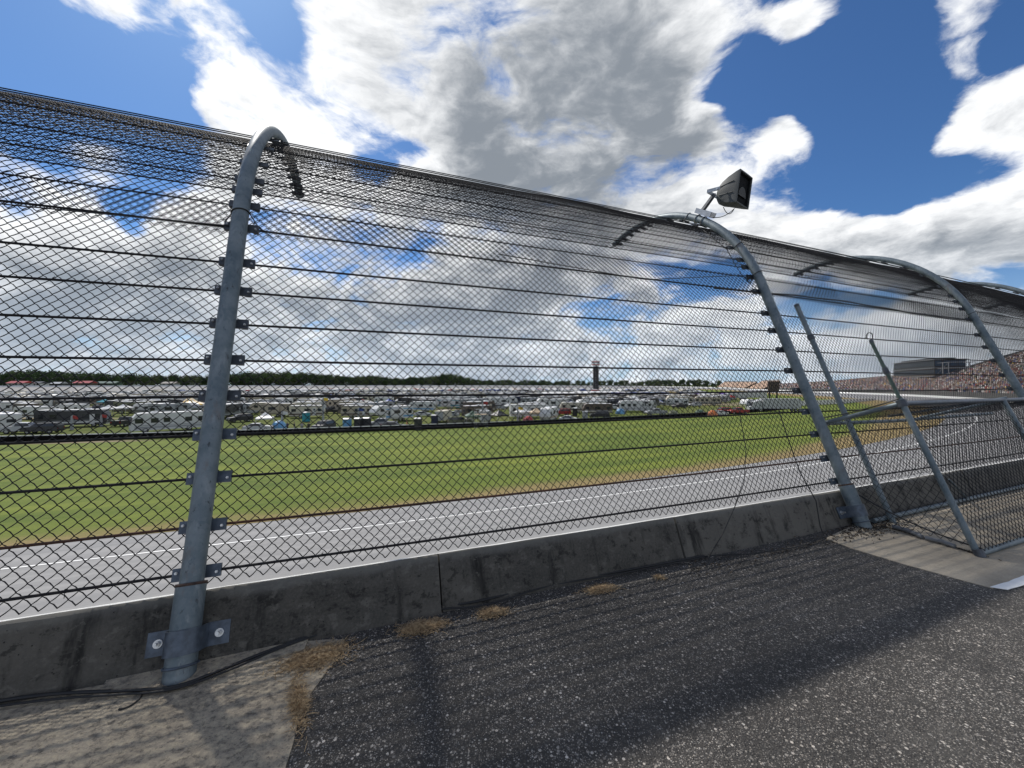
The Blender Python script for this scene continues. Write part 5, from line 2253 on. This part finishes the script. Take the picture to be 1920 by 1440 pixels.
count = 0
Y = 103.0
FIELD = []
while Y < 400 and count < 900:
    x = -1.33 * Y - rnd.uniform(0, 6)
    xmax = float(np.interp(Y, [100, 140, 180, 240, 320, 400], [72, 88, 108, 128, 150, 185]))
    while x < xmax:
        u = CX + F_PX * x / Y
        code = rnd.choices(MIXES, [m[2] for m in MIXES])[0]
        c = code[0] + ' ' + rnd.choice(code[1])
        Ln = {'motorhome': 10.5, 'fifth': 10.8, 'trailer': 8.8, 'pickup': 5.8}.get(code[0], 4.6)
        ang = rnd.choice([0, 8, 175, 188, 20, 160, 90, 40]) + rnd.gauss(0, 5)
        half = Ln / 2 if abs(math.sin(math.radians(ang))) < .6 else 2.0
        xx, yy = x + half, Y + rnd.uniform(-2.0, 2.0)
        free = all((xx - a) ** 2 + (yy - b_) ** 2 > (half * .8 + c_ * .7) ** 2 for a, b_, c_ in TAKEN)
        ca = np.hypot(xx - CEN[0], yy - CEN[1])
        skip = rnd.random() < (.22 if Y < 135 else .12)
        pc = np.hypot(TP[:, 0] - xx, TP[:, 1] - yy)
        kq = int(pc.argmin())
        inside = (np.array([xx, yy]) - TP[kq]) @ TN[kq] > 62
        if free and inside and not skip and ca < (288 if yy < 330 else 900):
            w = [{'skyblue': 'sky-blue'}.get(q_, q_) for q_ in c.split()]
            depth = 'the third row' if Y < 118 else 'middle rows' if Y < 165 else 'farther rows' if Y < 250 else 'farthest rows'
            col_txt = w[1] + (' and ' + w[2] if len(w) > 2 and w[2] != w[1] else '')
            FIELD.append((u, c, (xx, yy, ang), (col_txt, NAMES[code[0]], f'in {depth} {landmark(u)}'), Y < 128))
            TAKEN.append((xx, yy, half * .8))
            count += 1
        x += half * 2 + (rnd.uniform(.5, 4.5) if Y < 150 else rnd.uniform(.3, 2.2))
    Y += rnd.uniform(7.0, 9.5) * (1.0 if Y < 200 else 1.3)
same = {}
for it in FIELD:
    same.setdefault(it[3], []).append(it)
NUM = {2: 'two', 3: 'three', 4: 'four', 5: 'five', 6: 'six', 7: 'seven', 8: 'eight'}
for key, its in same.items():
    its.sort(key=lambda q_: q_[0])
    n_ = len(its)
    for i_, (u, c, (xx, yy, ang), _, det) in enumerate(its):
        if n_ == 1:
            lab = ' '.join(key)
        else:
            plural = 'canopies' if key[1] == 'canopy' else key[1] + 's'
            pos = 'leftmost' if i_ == 0 else 'rightmost' if i_ == n_ - 1 else 'middle' if n_ == 3 else ['second', 'third', 'fourth', 'fifth', 'sixth', 'seventh'][min(i_ - 1, 5)]
            lab = f'{pos} of {NUM.get(n_, "many")} {key[0]} {plural} {key[2]}'
        cat, grp = CAT[c.split()[0]]
        getk(c).place(Vector((xx, yy, Z_IN)), math.radians(ang), lab, cat, grp, detail=det)

# farther still the campers run together: one mass
V, Q, MI = [], [], []
FARM = [P['white'], P['cream'], P['grey'], P['dark'], P['blue'], P['red'], ROOFW, GLASS]
yy = 405.0
while yy < 640:
    x = -1.33 * yy
    xm = float(np.interp(yy, [400, 520, 640], [190, 215, 180]))
    while x < xm:
        L, W, H = rnd.choice([(9, 2.5, 3.3), (8, 2.5, 3.1), (5, 2, 1.9), (10, 2.5, 3.6), (3, 3, 2.9)])
        if rnd.random() < .5:
            L, W = W, L
        pc = np.hypot(TP[:, 0] - x, TP[:, 1] - yy)
        kq = int(pc.argmin())
        if (np.array([x, yy]) - TP[kq]) @ TN[kq] > 62:
            z0 = Z_IN
            b0 = len(V)
            for (k0, zz, kk) in ((0, .4, 1), (1, H * .9, 1), (2, H, .9)):
                for sx, sy in ((-1, -1), (1, -1), (1, 1), (-1, 1)):
                    V.append((x + sx * L / 2 * kk, yy + sy * W / 2 * kk, z0 + zz))
            m_ = rnd.choices(range(6), [.5, .12, .12, .14, .07, .05])[0]
            for lv in (0, 4):
                for j in range(4):
                    Q.append((b0 + lv + j, b0 + lv + (j + 1) % 4, b0 + lv + 4 + (j + 1) % 4, b0 + lv + 4 + j))
                    MI.append(m_)
            Q.append((b0 + 8, b0 + 9, b0 + 10, b0 + 11))
            MI.append(6)
            b1 = len(V)
            for (wx, wz) in ((-.35, .5), (.35, .5), (.35, .72), (-.35, .72)):
                V.append((x + wx * L, yy - W / 2 - .03, z0 + wz * H))
            for (wx, wz) in ((-.35, .5), (.35, .5), (.35, .72), (-.35, .72)):
                V.append((x + wx * L, yy - W / 2 + .05, z0 + wz * H))
            for q_ in ((0, 1, 2, 3), (0, 4, 5, 1), (3, 2, 6, 7)):
                Q.append(tuple(b1 + t for t in q_))
                MI.append(7)
        x += max(L, 3) + rnd.uniform(.3, 3.5)
    yy += rnd.uniform(8, 12)
tag(link('far_campers', np_mesh('far_campers', np.array(V), np.array(Q), FARM, mi=MI)), 'far rows of campers and cars merging into one pale band', 'campers', kind='stuff')

# ------------------------------------------------------------------ paddock: garages, transporters
def garage(u, v, L, W, H, deg, label):
    loc = G(u, v, Z_IN)
    root = tag(empty('garage_building', loc, math.radians(deg)), label, 'building')
    mb = MB()
    mb.box((0, 0, H / 2), (L, W, H))
    mb.build('wall', P['tan'], root)
    mb = MB()
    mb.prism([(-W / 2 - .5, H), (W / 2 + .5, H), (W / 2 + .5, H + .15), (0, H + .9), (-W / 2 - .5, H + .15)], -L / 2 - .4, L / 2 + .4)
    mb.v = [(y, x, z) for x, y, z in mb.v]
    mb.build('roof', P['white'], root)
    n = int(L / 4.5)
    for i in range(n):
        mb = MB()
        mb.box((-L / 2 + (i + .5) * L / n, -W / 2 - .03, 1.5), (3.2, .08, 3.0))
        mb.build('roller_door', P['beige'] if i % 3 else P['brown'], root)


garage(1060, 752, 24, 9, 3.8, 3, 'long tan garage building with white roof below the black tower')
garage(1118, 748, 26, 9, 3.8, 3, 'tan garage building with white roof behind and right of the first')
hc = ['blue white', 'purple white', 'silver white', 'blue blue', 'navy white', 'blue white', 'skyblue white', 'navy navy', 'blue white', 'yellow yellow', 'navy white', 'blue silver', 'purple white', 'white white', 'blue white', 'navy white', 'purple silver', 'silver white']
used = {}
for i, c in enumerate(hc):
    u = 1150 + i * 12.4
    put('hauler ' + c, u, 748.5 + .6 * math.sin(i * 2.1), 268, [
        'first', 'second', 'third', 'fourth', 'fifth', 'sixth', 'seventh', 'eighth', 'ninth', 'tenth', 'eleventh', 'twelfth', 'thirteenth', 'fourteenth', 'fifteenth', 'sixteenth', 'seventeenth', 'eighteenth'][i]
        + f' transporter from the tower, {c.split()[0].replace("skyblue", "sky-blue")}, parked nose out in the paddock row')
put('hauler white white', 1375, 749, 178, 'long white transporter side-on below the far bleachers, left of two')
put('hauler white white', 1412, 749, 178, 'long white transporter side-on below the far bleachers, right of two')

# ------------------------------------------------------------------ black scoring tower
tw_y = 450.0
tw_x = (1117 - CX) / F_PX * tw_y
tower = tag(empty('scoring_tower', (tw_x, tw_y, Z_IN), math.radians(8)), 'tall black scoring tower with a red and white head standing above the campers', 'tower')
Ht = 37.5
mb = MB()
mb.box((0, 0, 14.6), (5.4, 3.0, 29.2))
mb.build('shaft', P['black'], tower)
for i in range(12):
    mb = MB()
    for sx in (-1.3, 1.3):
        mb.box((sx, -1.56, 4.5 + i * 2.0), (2.1, .12, 1.5))
    for k in range(3):
        mb.box((-1.3 + k * .5, -1.64, 4.5 + i * 2.0), (.12, .06, 1.0), 1)
    mb.build('display_row', [P['dark'], P['grey']], tower)
for sx in (-2.9, 2.9):
    mb = MB()
    mb.tube([(sx, -1.7, 0), (sx, -1.7, 36)], .16, 6)
    mb.build('corner_tube', P['dark'], tower)
for z0, m in ((29.6, P['white']), (30.7, P['red']), (32.6, P['dark']), (34.0, P['red'])):
    mb = MB()
    mb.box((0, 0, z0 + .55), (8.2, 3.6, 1.0))
    mb.build('head_band', m, tower)
mb = MB()
for x in (-4, -2, 0, 2, 4):
    mb.tube([(x, 0, 35.0), (x, 0, Ht)], .12, 5)
mb.tube([(-4, 0, Ht), (4, 0, Ht)], .12, 5)
mb.tube([(-4, 0, 36.3), (4, 0, 36.3)], .10, 5)
mb.build('top_railing', P['grey'], tower)


def mast(u, base_v, y, top_v, label, lamps=True, name='light_mast', cat='mast'):
    x = (u - CX) / F_PX * y
    root = tag(empty(name, (x, y, Z_IN)), label, cat)
    h = EYE + (CY - top_v) / F_PX * y - Z_IN
    mb = MB()
    mb.tube([(0, 0, 0), (0, 0, h)], [.28, .14], 8)
    mb.build('pole', P['grey'], root)
    if lamps:
        for j in range(4):
            mb = MB()
            mb.box((-1.5 + j, -.2, h - .4), (.8, .5, .9))
            mb.build('floodlight', P['dark'], root)
        mb = MB()
        mb.box((0, 0, h - .4), (4.2, .2, .2))
        mb.build('crossbar', P['grey'], root)
    else:
        mb = MB()
        for i in range(7):
            for j in range(2):
                mb.v.append((.1 + i * .17, .06 * math.sin(i * 1.1), h - .1 - j * .62 - i * .02))
        for i in range(6):
            mb.f.append((2 * i, 2 * i + 2, 2 * i + 3, 2 * i + 1))
            mb.mi.append(0)
        o = mb.build('flag', P[{0: 'red', 1: 'yellow', 2: 'blue', 3: 'black', 4: 'white'}[int(u) % 5]], root)
        md = o.modifiers.new('thick', 'SOLIDIFY')
        md.thickness = .02


mast(1193, 736, 520, 706, 'floodlight mast right of the black tower')
mast(962, 736, 560, 702, 'thin floodlight mast left of the black tower')
for u, y, tv, lab in ((135, 74, 778, 'flagpole beside the long dark motorhome'), (190, 80, 776, 'flagpole right of the long dark motorhome'), (529, 76, 770, 'flagpole by the pale blue dome tent'), (606, 92, 745, 'flagpole beyond the dark car by the barrier'),
                      (672, 85, 764, 'flagpole behind the pair of dark toilets'), (905, 84, 752, 'flagpole by the grey cargo trailer'), (971, 88, 762, 'flagpole by the white peaked canopy'), (1208, 118, 752, 'flagpole by the long white motorhome')):
    mast(u, 0, y, tv, lab, False, 'flagpole', 'flagpole')

# viewing scaffolds
for u, v, lab in ((902, 803, 'steel viewing scaffold beside the grey cargo trailer'), (752, 778, 'steel viewing scaffold behind the white fifth-wheel trailer')):
    root = tag(empty('scaffold', G(u, v, Z_IN), .3), lab, 'scaffold')
    for x in (-1.1, 1.1):
        for y in (-.8, .8):
            mb = MB()
            mb.tube([(x, y, 0), (x, y, 3.7)], .05, 6)
            mb.build('leg', P['silver'], root)
    mb = MB()
    mb.box((0, 0, 2.7), (2.4, 1.8, .08))
    mb.build('platform', P['tan'], root)
    mb = MB()
    for z in (3.2, 3.7):
        mb.tube([(-1.1, -.8, z), (1.1, -.8, z), (1.1, .8, z), (-1.1, .8, z)], .035, 5, closed=True)
    mb.build('guard_rail', P['silver'], root)
    mb = MB()
    mb.tube([(-1.1, -.82, .1), (1.1, -.82, 2.6)], .03, 5)
    mb.tube([(1.1, -.84, .1), (-1.1, -.84, 2.6)], .03, 5)
    mb.build('cross_brace', P['silver'], root)

# dark screen on legs at the end of the camping field
scr = tag(empty('video_screen', ((1450 - CX) / F_PX * 232, 232, Z_IN), math.radians(20)), 'dark back of a big screen on a steel frame at the end of the paddock', 'screen')
mb = MB()
mb.box((0, 0, 7.4), (8.5, .9, 6.2))
mb.build('screen_panel', P['brown'], scr)
for x in (-3, 3):
    mb = MB()
    mb.box((x, 0, 2.2), (.6, .6, 4.4))
    mb.build('leg', P['black'], scr)
mb = MB()
for i in range(6):
    mb.box((-3.9 + i * 1.56, -.55, 7.4), (.14, .22, 6.0))
mb.build('back_frame', P['black'], scr)

# low pit wall
a, b_ = G(1468, 763, Z_IN), G(1640, 754, Z_IN)
mb = MB()
n = 14
for i in range(n):
    p, q_ = a.lerp(b_, i / n), a.lerp(b_, (i + 1) / n)
    d = q_ - p
    mb.box(((p.x + q_.x) / 2, (p.y + q_.y) / 2, Z_IN + 1.1), (d.length - .05, .4, 1.9), 0, Matrix.Rotation(math.atan2(d.y, d.x), 3, 'Z'))
tag(mb.build('pit_wall', WHITEPAINT), 'low white pit wall beyond the last camping rows', 'wall')

# ------------------------------------------------------------------ banks behind the outer wall
tag(ring('grass_bank', [-.3, -12, -45, -70], INFIELD, 0, lambda n, zo: zo + (.3 if n > -50 else -9.0), sel=np.where((TS > 140) & (TS < 2100))[0]), kind='structure')

# ------------------------------------------------------------------ grandstand with its crowd
ST = np.where((TS > math.radians(27) * RAD) & (TS < math.radians(50) * RAD + 235))[0]
sP, sN, sZ, sS = TP[ST], TN[ST], TZ[ST], TS[ST]
def stand_top(s):
    """height of the top row above the eye, along the stand: a low far wing and a tall near wing"""
    return np.interp(s, [180, 259, 282, 298, 304, 310, 324, 349, 379, 424, 499, 560], [10, 17.1, 19.2, 16.9, 12.6, 5.4, 5.4, 5.7, 4.3, 2.5, 1.0, .2])


ROW_D, ROW_H = .95, .46
V, Q = [], []
crowdV, crowdQ, crowdM = [], [], []
topz = stand_top(sS) + EYE
z_first = sZ + 3.0
N0 = -3.0
nrow = 60
SEATC = paint('bench_aluminium', (.15, .14, .14), .6)
CROWD = [paint('shirt_' + n, c, .8, var=.02) for n, c in (('white', (.62, .60, .57)), ('red', (.36, .05, .04)), ('maroon', (.16, .035, .035)), ('black', (.02, .02, .022)), ('blue', (.06, .10, .28)), ('grey', (.24, .24, .24)),
                                                            ('pink', (.55, .26, .22)), ('tan', (.42, .30, .20)), ('green', (.06, .14, .06)), ('yellow', (.60, .42, .08)))]
CROWD.append(paint('sunburnt_skin', (.30, .20, .155), .7))
crng = np.random.default_rng(5)
for j in range(nrow):
    n0 = N0 - j * ROW_D
    z = z_first + j * ROW_H
    ok = z < topz
    i0 = len(V)
    idx = {}
    for i in range(len(sP)):
        if not ok[i]:
            continue
        p = sP[i] + sN[i] * n0
        p2 = sP[i] + sN[i] * (n0 - ROW_D)
        p3 = sP[i] + sN[i] * (n0 - .35)
        idx[i] = len(V)
        V += [(p[0], p[1], z[i] - ROW_H), (p[0], p[1], z[i]), (p3[0], p3[1], z[i]), (p2[0], p2[1], z[i])]
    for i in idx:
        if i + 1 in idx:
            a, b_ = idx[i], idx[i + 1]
            Q += [(a, b_, b_ + 1, a + 1), (a + 1, b_ + 1, b_ + 2, a + 2), (a + 2, b_ + 2, b_ + 3, a + 3)]
            if crng.random() < .04:      # a stair aisle keeps people out
                continue
            seg = np.linalg.norm(sP[i + 1] - sP[i])
            m = int(seg / .58)
            for k in range(m):
                if crng.random() > .86:
                    continue
                t = (k + crng.uniform(.3, .7)) / m
                c = (sP[i] * (1 - t) + sP[i + 1] * t) + sN[i] * (n0 - .30 + crng.normal() * .06)
                zz = z[i] + .02
                tall = crng.random() < .25
                hh = crng.uniform(.75, .95) if not tall else crng.uniform(1.25, 1.45)
                w = crng.uniform(.20, .26)
                b0 = len(crowdV)
                for (kz, kw) in ((0, 1.0), (hh * .72, 1.05), (hh * .78, .55)):
                    for sx, sy in ((-1, -1), (1, -1), (1, 1), (-1, 1)):
                        crowdV.append((c[0] + sx * w * kw, c[1] + sy * w * .8 * kw, zz + kz))
                mi = int(crng.choice(10, p=[.20, .045, .08, .23, .09, .19, .035, .09, .02, .02]))
                for lv in (0, 4):
                    for q_ in range(4):
                        crowdQ.append((b0 + lv + q_, b0 + lv + (q_ + 1) % 4, b0 + lv + 4 + (q_ + 1) % 4, b0 + lv + 4 + q_))
                        crowdM.append(mi)
                b1 = len(crowdV)
                for kz in (hh * .78, hh * .78 + .24):
                    for sx, sy in ((-1, -1), (1, -1), (1, 1), (-1, 1)):
                        crowdV.append((c[0] + sx * .10, c[1] + sy * .10, zz + kz))
                for q_ in range(4):
                    crowdQ.append((b1 + q_, b1 + (q_ + 1) % 4, b1 + 4 + (q_ + 1) % 4, b1 + 4 + q_))
                    crowdM.append(10)
                crowdQ.append((b1 + 4, b1 + 5, b1 + 6, b1 + 7))
                crowdM.append(int(crng.choice([0, 3, 5, 1, 7])))
stand = tag(empty('grandstand'), 'long grandstand packed with spectators curving along the far side of the track', 'grandstand')
tag(link('seating_rows', np_mesh('seating_rows', np.array(V), np.array(Q), [SEATC]), stand), kind='stuff')
crowd = link('crowd', np_mesh('crowd', np.array(crowdV), np.array(crowdQ), CROWD, mi=crowdM))
tag(crowd, 'spectators filling every row of the long grandstand', 'crowd', kind='stuff')
# front fascia and back wall of the stand
V, Q = [], []
for i in range(len(sP)):
    rows = max(1, int((topz[i] - z_first[i]) / ROW_H))
    nb = N0 - rows * ROW_D - .15
    f0 = sP[i] + sN[i] * (N0 + .05)
    g0 = sP[i] + sN[i] * nb
    V += [(f0[0], f0[1], sZ[i] - 3), (f0[0], f0[1], z_first[i] - ROW_H + .5), (g0[0], g0[1], topz[i] + .9), (g0[0], g0[1], sZ[i] - 5)]
for i in range(len(sP) - 1):
    a, b_ = i * 4, i * 4 + 4
    Q += [(a, b_, b_ + 1, a + 1), (a + 2, b_ + 2, b_ + 3, a + 3)]
link('stand_wall', np_mesh('stand_wall', np.array(V), np.array(Q), [paint('stand_concrete', (.16, .155, .15), .85)]), stand)
# catch fence in front of the stand: posts and cables, seen small
mb = MB()
for i in range(0, len(sP), 2):
    p = sP[i] + sN[i] * -.1
    q_ = sP[i] + sN[i] * 1.4
    mb.tube([(p[0], p[1], sZ[i] + .8), (p[0], p[1], sZ[i] + 4.2), (q_[0], q_[1], sZ[i] + 5.2)], .07, 5)
tag(mb.build('fence_posts', DARKPLATE), 'row of small posts of the far catch fence below the crowd', 'fence', kind='stuff')
mb = MB()
for h in np.arange(1.3, 4.3, .6):
    mb.tube([(*(sP[i] + sN[i] * -.05), sZ[i] + h) for i in range(0, len(sP), 3)], .022, 4)
tag(mb.build('fence_cables', DARKPLATE), 'thin cables of the far catch fence below the crowd', 'fence', kind='stuff')

# press box over the stand
px_y = 226.0
pb = tag(empty('press_box', ((1742 - CX) / F_PX * px_y, px_y, EYE + 4.4), HD + math.radians(44.6)), 'two-storey glazed press box raised above the back of the grandstand', 'building')
LB, DB = 46.0, 12.0
for lv in range(2):
    mb = MB()
    mb.box((3, 0, 2.2 + lv * 4.6), (LB, DB, 4.2))
    mb.build('storey', P['brown'] if lv == 0 else P['dark'], pb)  # storey brown stands in for the crowd reflected in the glazing
    for i in range(14):
        mb = MB()
        mb.box((3 - LB / 2 + (i + .5) * LB / 14, DB / 2 + .06, 2.3 + lv * 4.6), (LB / 14 - .35, .14, 2.6))
        mb.build('window', GLASS, pb)
    for i in range(4):
        mb = MB()
        mb.box((3 - LB / 2 - .06, -DB / 2 + (i + .5) * DB / 4, 2.3 + lv * 4.6), (.14, DB / 4 - .4, 2.8))
        mb.build('window', mat('blue_glazing', lambda T, b: (b.inputs['Base Color'].__setattr__('default_value', (.05, .10, .16, 1)), b.inputs['Roughness'].__setattr__('default_value', .15))), pb)
for z in (.05, 4.5, 9.0):
    mb = MB()
    mb.box((3, 0, z), (LB + 1.2, DB + 1.6, .35))
    mb.build('floor_slab', P['grey'], pb)
mb = MB()
mb.box((3, 0, 9.6), (LB * .8, DB * .7, 1.0))
mb.build('roof', P['dark'], pb)
for (x, y) in [(3 - LB / 2 - 5 * i, y) for i in (1, 2) for y in (-5, 5)]:
    mb = MB()
    mb.tube([(x, y, -7), (x, y, 7)], .22, 6)
    mb.build('column', P['grey'], pb)
mb = MB()
for z in (1.0, 4.0, 7.0):
    mb.tube([(3 - LB / 2, -5, z), (3 - LB / 2 - 10, -5, z), (3 - LB / 2 - 10, 5, z), (3 - LB / 2, 5, z)], .16, 5)
mb.tube([(3 - LB / 2, 5, 1), (3 - LB / 2 - 5, 5, 4), (3 - LB / 2 - 10, 5, 7)], .12, 5)
mb.tube([(3 - LB / 2, -5, 1), (3 - LB / 2 - 10, -5, 4)], .12, 5)
mb.build('stair_frame', P['grey'], pb)
for x in np.linspace(-LB / 2 + 6, LB / 2, 6):
    mb = MB()
    mb.tube([(3 + x - 3, -DB / 2 + .5, -14), (3 + x - 3, -DB / 2 + .5, 0)], .35, 8)
    mb.build('column', P['grey'], pb)

# bare bleachers in the far bend, with bronze-coloured benches
BRONZE = paint('bronze_bench', (.50, .34, .24), .6, var=.25, scale=.15)
sb = math.radians(50) * RAD
for (s0_, s1_, rows_, lab) in ((sb + 265, sb + 345, 18, 'empty tan bleachers in the far bend next to the grandstand'), (sb + 352, sb + 440, 15, 'empty tan bleachers farther round the far bend')):
    ii = np.where((TS > s0_) & (TS < s1_))[0]
    root = tag(empty('bleachers'), lab, 'bleachers')
    V, Q = [], []
    for j in range(rows_):
        for i in ii:
            p, q_ = TP[i] + TN[i] * (-4 - j * 1.0), TP[i] + TN[i] * (-4 - (j + 1) * 1.0)
            z = TZ[i] + 2.0 + j * .55
            V += [(p[0], p[1], z - .55), (p[0], p[1], z), (q_[0], q_[1], z)]
    m = len(ii)
    for j in range(rows_):
        for i in range(m - 1):
            a = (j * m + i) * 3
            Q += [(a, a + 3, a + 4, a + 1), (a + 1, a + 4, a + 5, a + 2)]
    tag(link('bench_rows', np_mesh('bench_rows', np.array(V), np.array(Q), [BRONZE]), root), kind='stuff')
    mb = MB()
    for k in range(m - 1):
        a, b_ = TP[ii[k]] + TN[ii[k]] * (-4.6 - rows_), TP[ii[k + 1]] + TN[ii[k + 1]] * (-4.6 - rows_)
        zt = TZ[ii[k]] + 2.0 + rows_ * .55 + 1
        mb.poly([(a[0], a[1], zt - 14), (b_[0], b_[1], zt - 14), (b_[0], b_[1], zt), (a[0], a[1], zt)])
    mb.build('back_wall', P['grey'], root)

# ------------------------------------------------------------------ sheds beyond the far wall
def shed(u, y, wpx, hpx, z_eye, roofc, wallc, label):
    x = (u - CX) / F_PX * y
    W, H = wpx / F_PX * y, hpx / F_PX * y
    root = tag(empty('vendor_shed', (x, y, EYE + z_eye)), label, 'building')
    mb = MB()
    mb.box((0, 0, H * .28 - 2), (W * .95, 8, H * .56 + 4))
    mb.build('wall', wallc, root)
    mb = MB()
    mb.prism([(-5, H * .54), (5, H * .54), (0, H)], -W / 2, W / 2)
    mb.v = [(y_, x_, z_) for x_, y_, z_ in mb.v]
    mb.build('roof', roofc, root)
    for k in (-.28, .05, .3):
        mb = MB()
        mb.box((k * W, -4.04, H * .28), (W * .12, .12, H * .3))
        mb.build('door' if k == .05 else 'window', P['dark'], root)


_ii = np.where(TS > 900)[0]
_sp = TP[_ii] + TN[_ii] * -22.0
_su = CX + F_PX * _sp[:, 0] / np.maximum(_sp[:, 1], 1)
far_y = lambda u: float(_sp[np.argmin(np.abs(_su - u) + (_sp[:, 1] < 250) * 1e4), 1])
for u, w_, h_, rc, wc, lab in ((38, 34, 9, 'red', 'grey', 'red-roofed shed at the open end beyond the far wall'), (72, 24, 8, 'dark', 'white', 'dark-roofed shed between two red-roofed ones beyond the far wall'),
                               (112, 22, 7, 'grey', 'dark', 'grey-roofed shed beyond the far wall'), (160, 32, 9, 'red', 'brown', 'red-roofed shed next to the green-roofed one'),
                               (203, 40, 8, 'green', 'green', 'green shed beyond the far wall'), (320, 26, 7, 'brown', 'grey', 'brown-roofed shed just left of the tall fence post')):
    shed(u, far_y(u), w_, h_, -1.2, P[rc], P[wc], lab)

# ------------------------------------------------------------------ woods
def crown_mesh(seed, n=900, conif=False):
    r_ = np.random.default_rng(seed)
    lobes = [(r_.uniform(-.30, .30), r_.uniform(-.30, .30), r_.uniform(.22, .85), r_.uniform(.17, .28)) for _ in range(12)] + [(0, 0, .60, .30), (0, 0, .80, .20)]
    V, Q = [], []
    for i in range(n):
        lx, ly, lz, lr = lobes[r_.integers(len(lobes))]
        d = r_.normal(size=3)
        d /= np.linalg.norm(d)
        rad = lr * r_.uniform(.55, 1.05)
        c = np.array([lx, ly, lz]) + d * rad * np.array([1, 1, .8])
        if c[2] < .05:
            continue
        a = d + r_.normal(size=3) * .5
        a /= np.linalg.norm(a)
        t = np.cross(a, r_.normal(size=3))
        t /= np.linalg.norm(t)
        b_ = np.cross(a, t)
        sz = r_.uniform(.022, .050)
        o = len(V)
        V += [c - t * sz, c - b_ * sz * .8, c + t * sz, c + b_ * sz * .8]
        Q.append((o, o + 1, o + 2, o + 3))
    return np.array(V), np.array(Q)


CR = [crown_mesh(20 + i) for i in range(5)]
CRM = [[np_mesh('crown', v, q, [m]) for m in (LEAF1, LEAF2, LEAF3)] for v, q in CR]
tb = MB()
tb.tube([(0, 0, -.08), (.005, 0, .25), (-.01, .01, .5), (0, 0, .75)], [.022, .017, .012, .005], 7)
for a in range(5):
    z = .28 + .09 * a
    tb.tube([(0, 0, z), (.10 * math.cos(a * 2.4), .10 * math.sin(a * 2.4), z + .10), (.19 * math.cos(a * 2.4), .19 * math.sin(a * 2.4), z + .16)], [.010, .006, .002], 5)
TRUNK = tb.mesh('trunk', [BARK])


def tree_top(u):
    return float(np.interp(u, [-80, 10, 20, 60, 140, 240, 300, 380, 420, 560, 640, 700, 760, 800, 840, 870, 890, 960, 1100, 1300, 1400, 1500], [699, 699, 694, 694, 698, 701, 703, 705, 698, 699, 704, 705, 709, 706, 702, 705, 713, 714, 715, 713, 714, 716]))


trng = random.Random(3)
fw = np.where((TS > 800))[0]
tree_n = 0
WV, WQ, WM, wo = [], [], [], 0
TREES = []
for row, dn in ((0, -58), (1, -84), (2, -112)):
    acc = 0
    for k in range(1, len(fw)):
        acc += np.linalg.norm(TP[fw[k]] - TP[fw[k - 1]])
        if acc < (9.0 if row == 0 else 6.5):
            continue
        acc = 0
        p = TP[fw[k]] + TN[fw[k]] * (dn + trng.uniform(-7, 7))
        if p[1] < 200:
            continue
        u = CX + F_PX * p[0] / p[1]
        if not -120 < u < 1420:
            continue
        vt = tree_top(u) + trng.uniform(-3.0, 4.5) - (.5 if row else 0)
        zb = EYE - 2.0 if row == 0 else EYE - 5
        H = EYE + (CY - vt) / F_PX * p[1] - zb
        if H < 4:
            continue
        if 305 < u < 385 and row == 0 and trng.random() < .5:
            continue
        if row == 0:
            TREES.append((u, p, zb, H))
        else:
            v, q = CR[trng.randrange(5)]
            a = trng.uniform(0, 6.28)
            ca, sa = math.cos(a), math.sin(a)
            W = H * trng.uniform(.9, 1.3) if H < 18 else H * trng.uniform(.9, 1.2)
            vv = np.stack([p[0] + (v[:, 0] * ca - v[:, 1] * sa) * W, p[1] + (v[:, 0] * sa + v[:, 1] * ca) * W, zb - 3 + v[:, 2] * (H + 3)], 1)
            WV.append(vv)
            WQ.append(q + wo)
            wo += len(vv)
            WM.append(np.full(len(q), trng.choice((0, 0, 1, 2))))
TREES.sort(key=lambda t: t[0])
TL = ['dark green broadleaf tree', 'mid-green broadleaf tree', 'olive green broadleaf tree']
ZONES = [(60, 'behind the red-roofed shed at the open end'), (140, 'behind the dark-roofed shed'), (240, 'behind the green shed'), (315, 'left of the brown-roofed shed'), (390, 'left of the tall fence post'), (480, 'right of the tall fence post'), (560, 'past the teal toilet'),
         (650, 'above the beige motorhomes'), (760, 'right of the beige motorhomes'), (830, 'at the foot of the dense clump'), (890, 'in the dense clump left of the tower'), (980, 'right of the dense clump'), (1050, 'in the low line left of the tower'),
         (1117, 'just left of the black tower'), (1180, 'just right of the black tower'), (1260, 'in the low line right of the tower'), (2000, 'next to the tan bleachers')]
TT = []
for (u, p, zb, H) in TREES:
    kd = trng.choice((0, 0, 1, 2))
    TT.append((u, p, zb, H, kd, next(z for lim, z in ZONES if u < lim)))
grp_ = {}
for t in TT:
    grp_.setdefault((t[4], t[5]), []).append(t)
for (kd, zone), its in grp_.items():
    n_ = len(its)
    for i, (u, p, zb, H, _, _) in enumerate(its):
        lab = f'{TL[kd]} {zone}'
        if n_ > 1:
            pos = 'leftmost' if i == 0 else 'rightmost' if i == n_ - 1 else 'middle' if n_ == 3 else ['second', 'third', 'fourth', 'fifth', 'sixth', 'seventh', 'eighth'][min(i - 1, 6)]
            lab = f'{pos} of {NUM.get(n_, "many")} {TL[kd]}s {zone}'
        root = tag(empty('tree', (p[0], p[1], zb), trng.uniform(0, 6.28)), lab, 'tree', 'trees along the far edge of the infield')
        W = H * (trng.uniform(.65, 1.05) if H > 12 else trng.uniform(.9, 1.3))
        root.scale = (W, W, H)
        link('crown', CRM[trng.randrange(5)][kd], root)
        link('trunk', TRUNK, root)
tag(link('far_woods', np_mesh('far_woods', np.concatenate(WV), np.concatenate(WQ), [LEAF1, LEAF2, LEAF3], mi=np.concatenate(WM))), 'dense woods behind the line of trees', 'woods', kind='stuff')
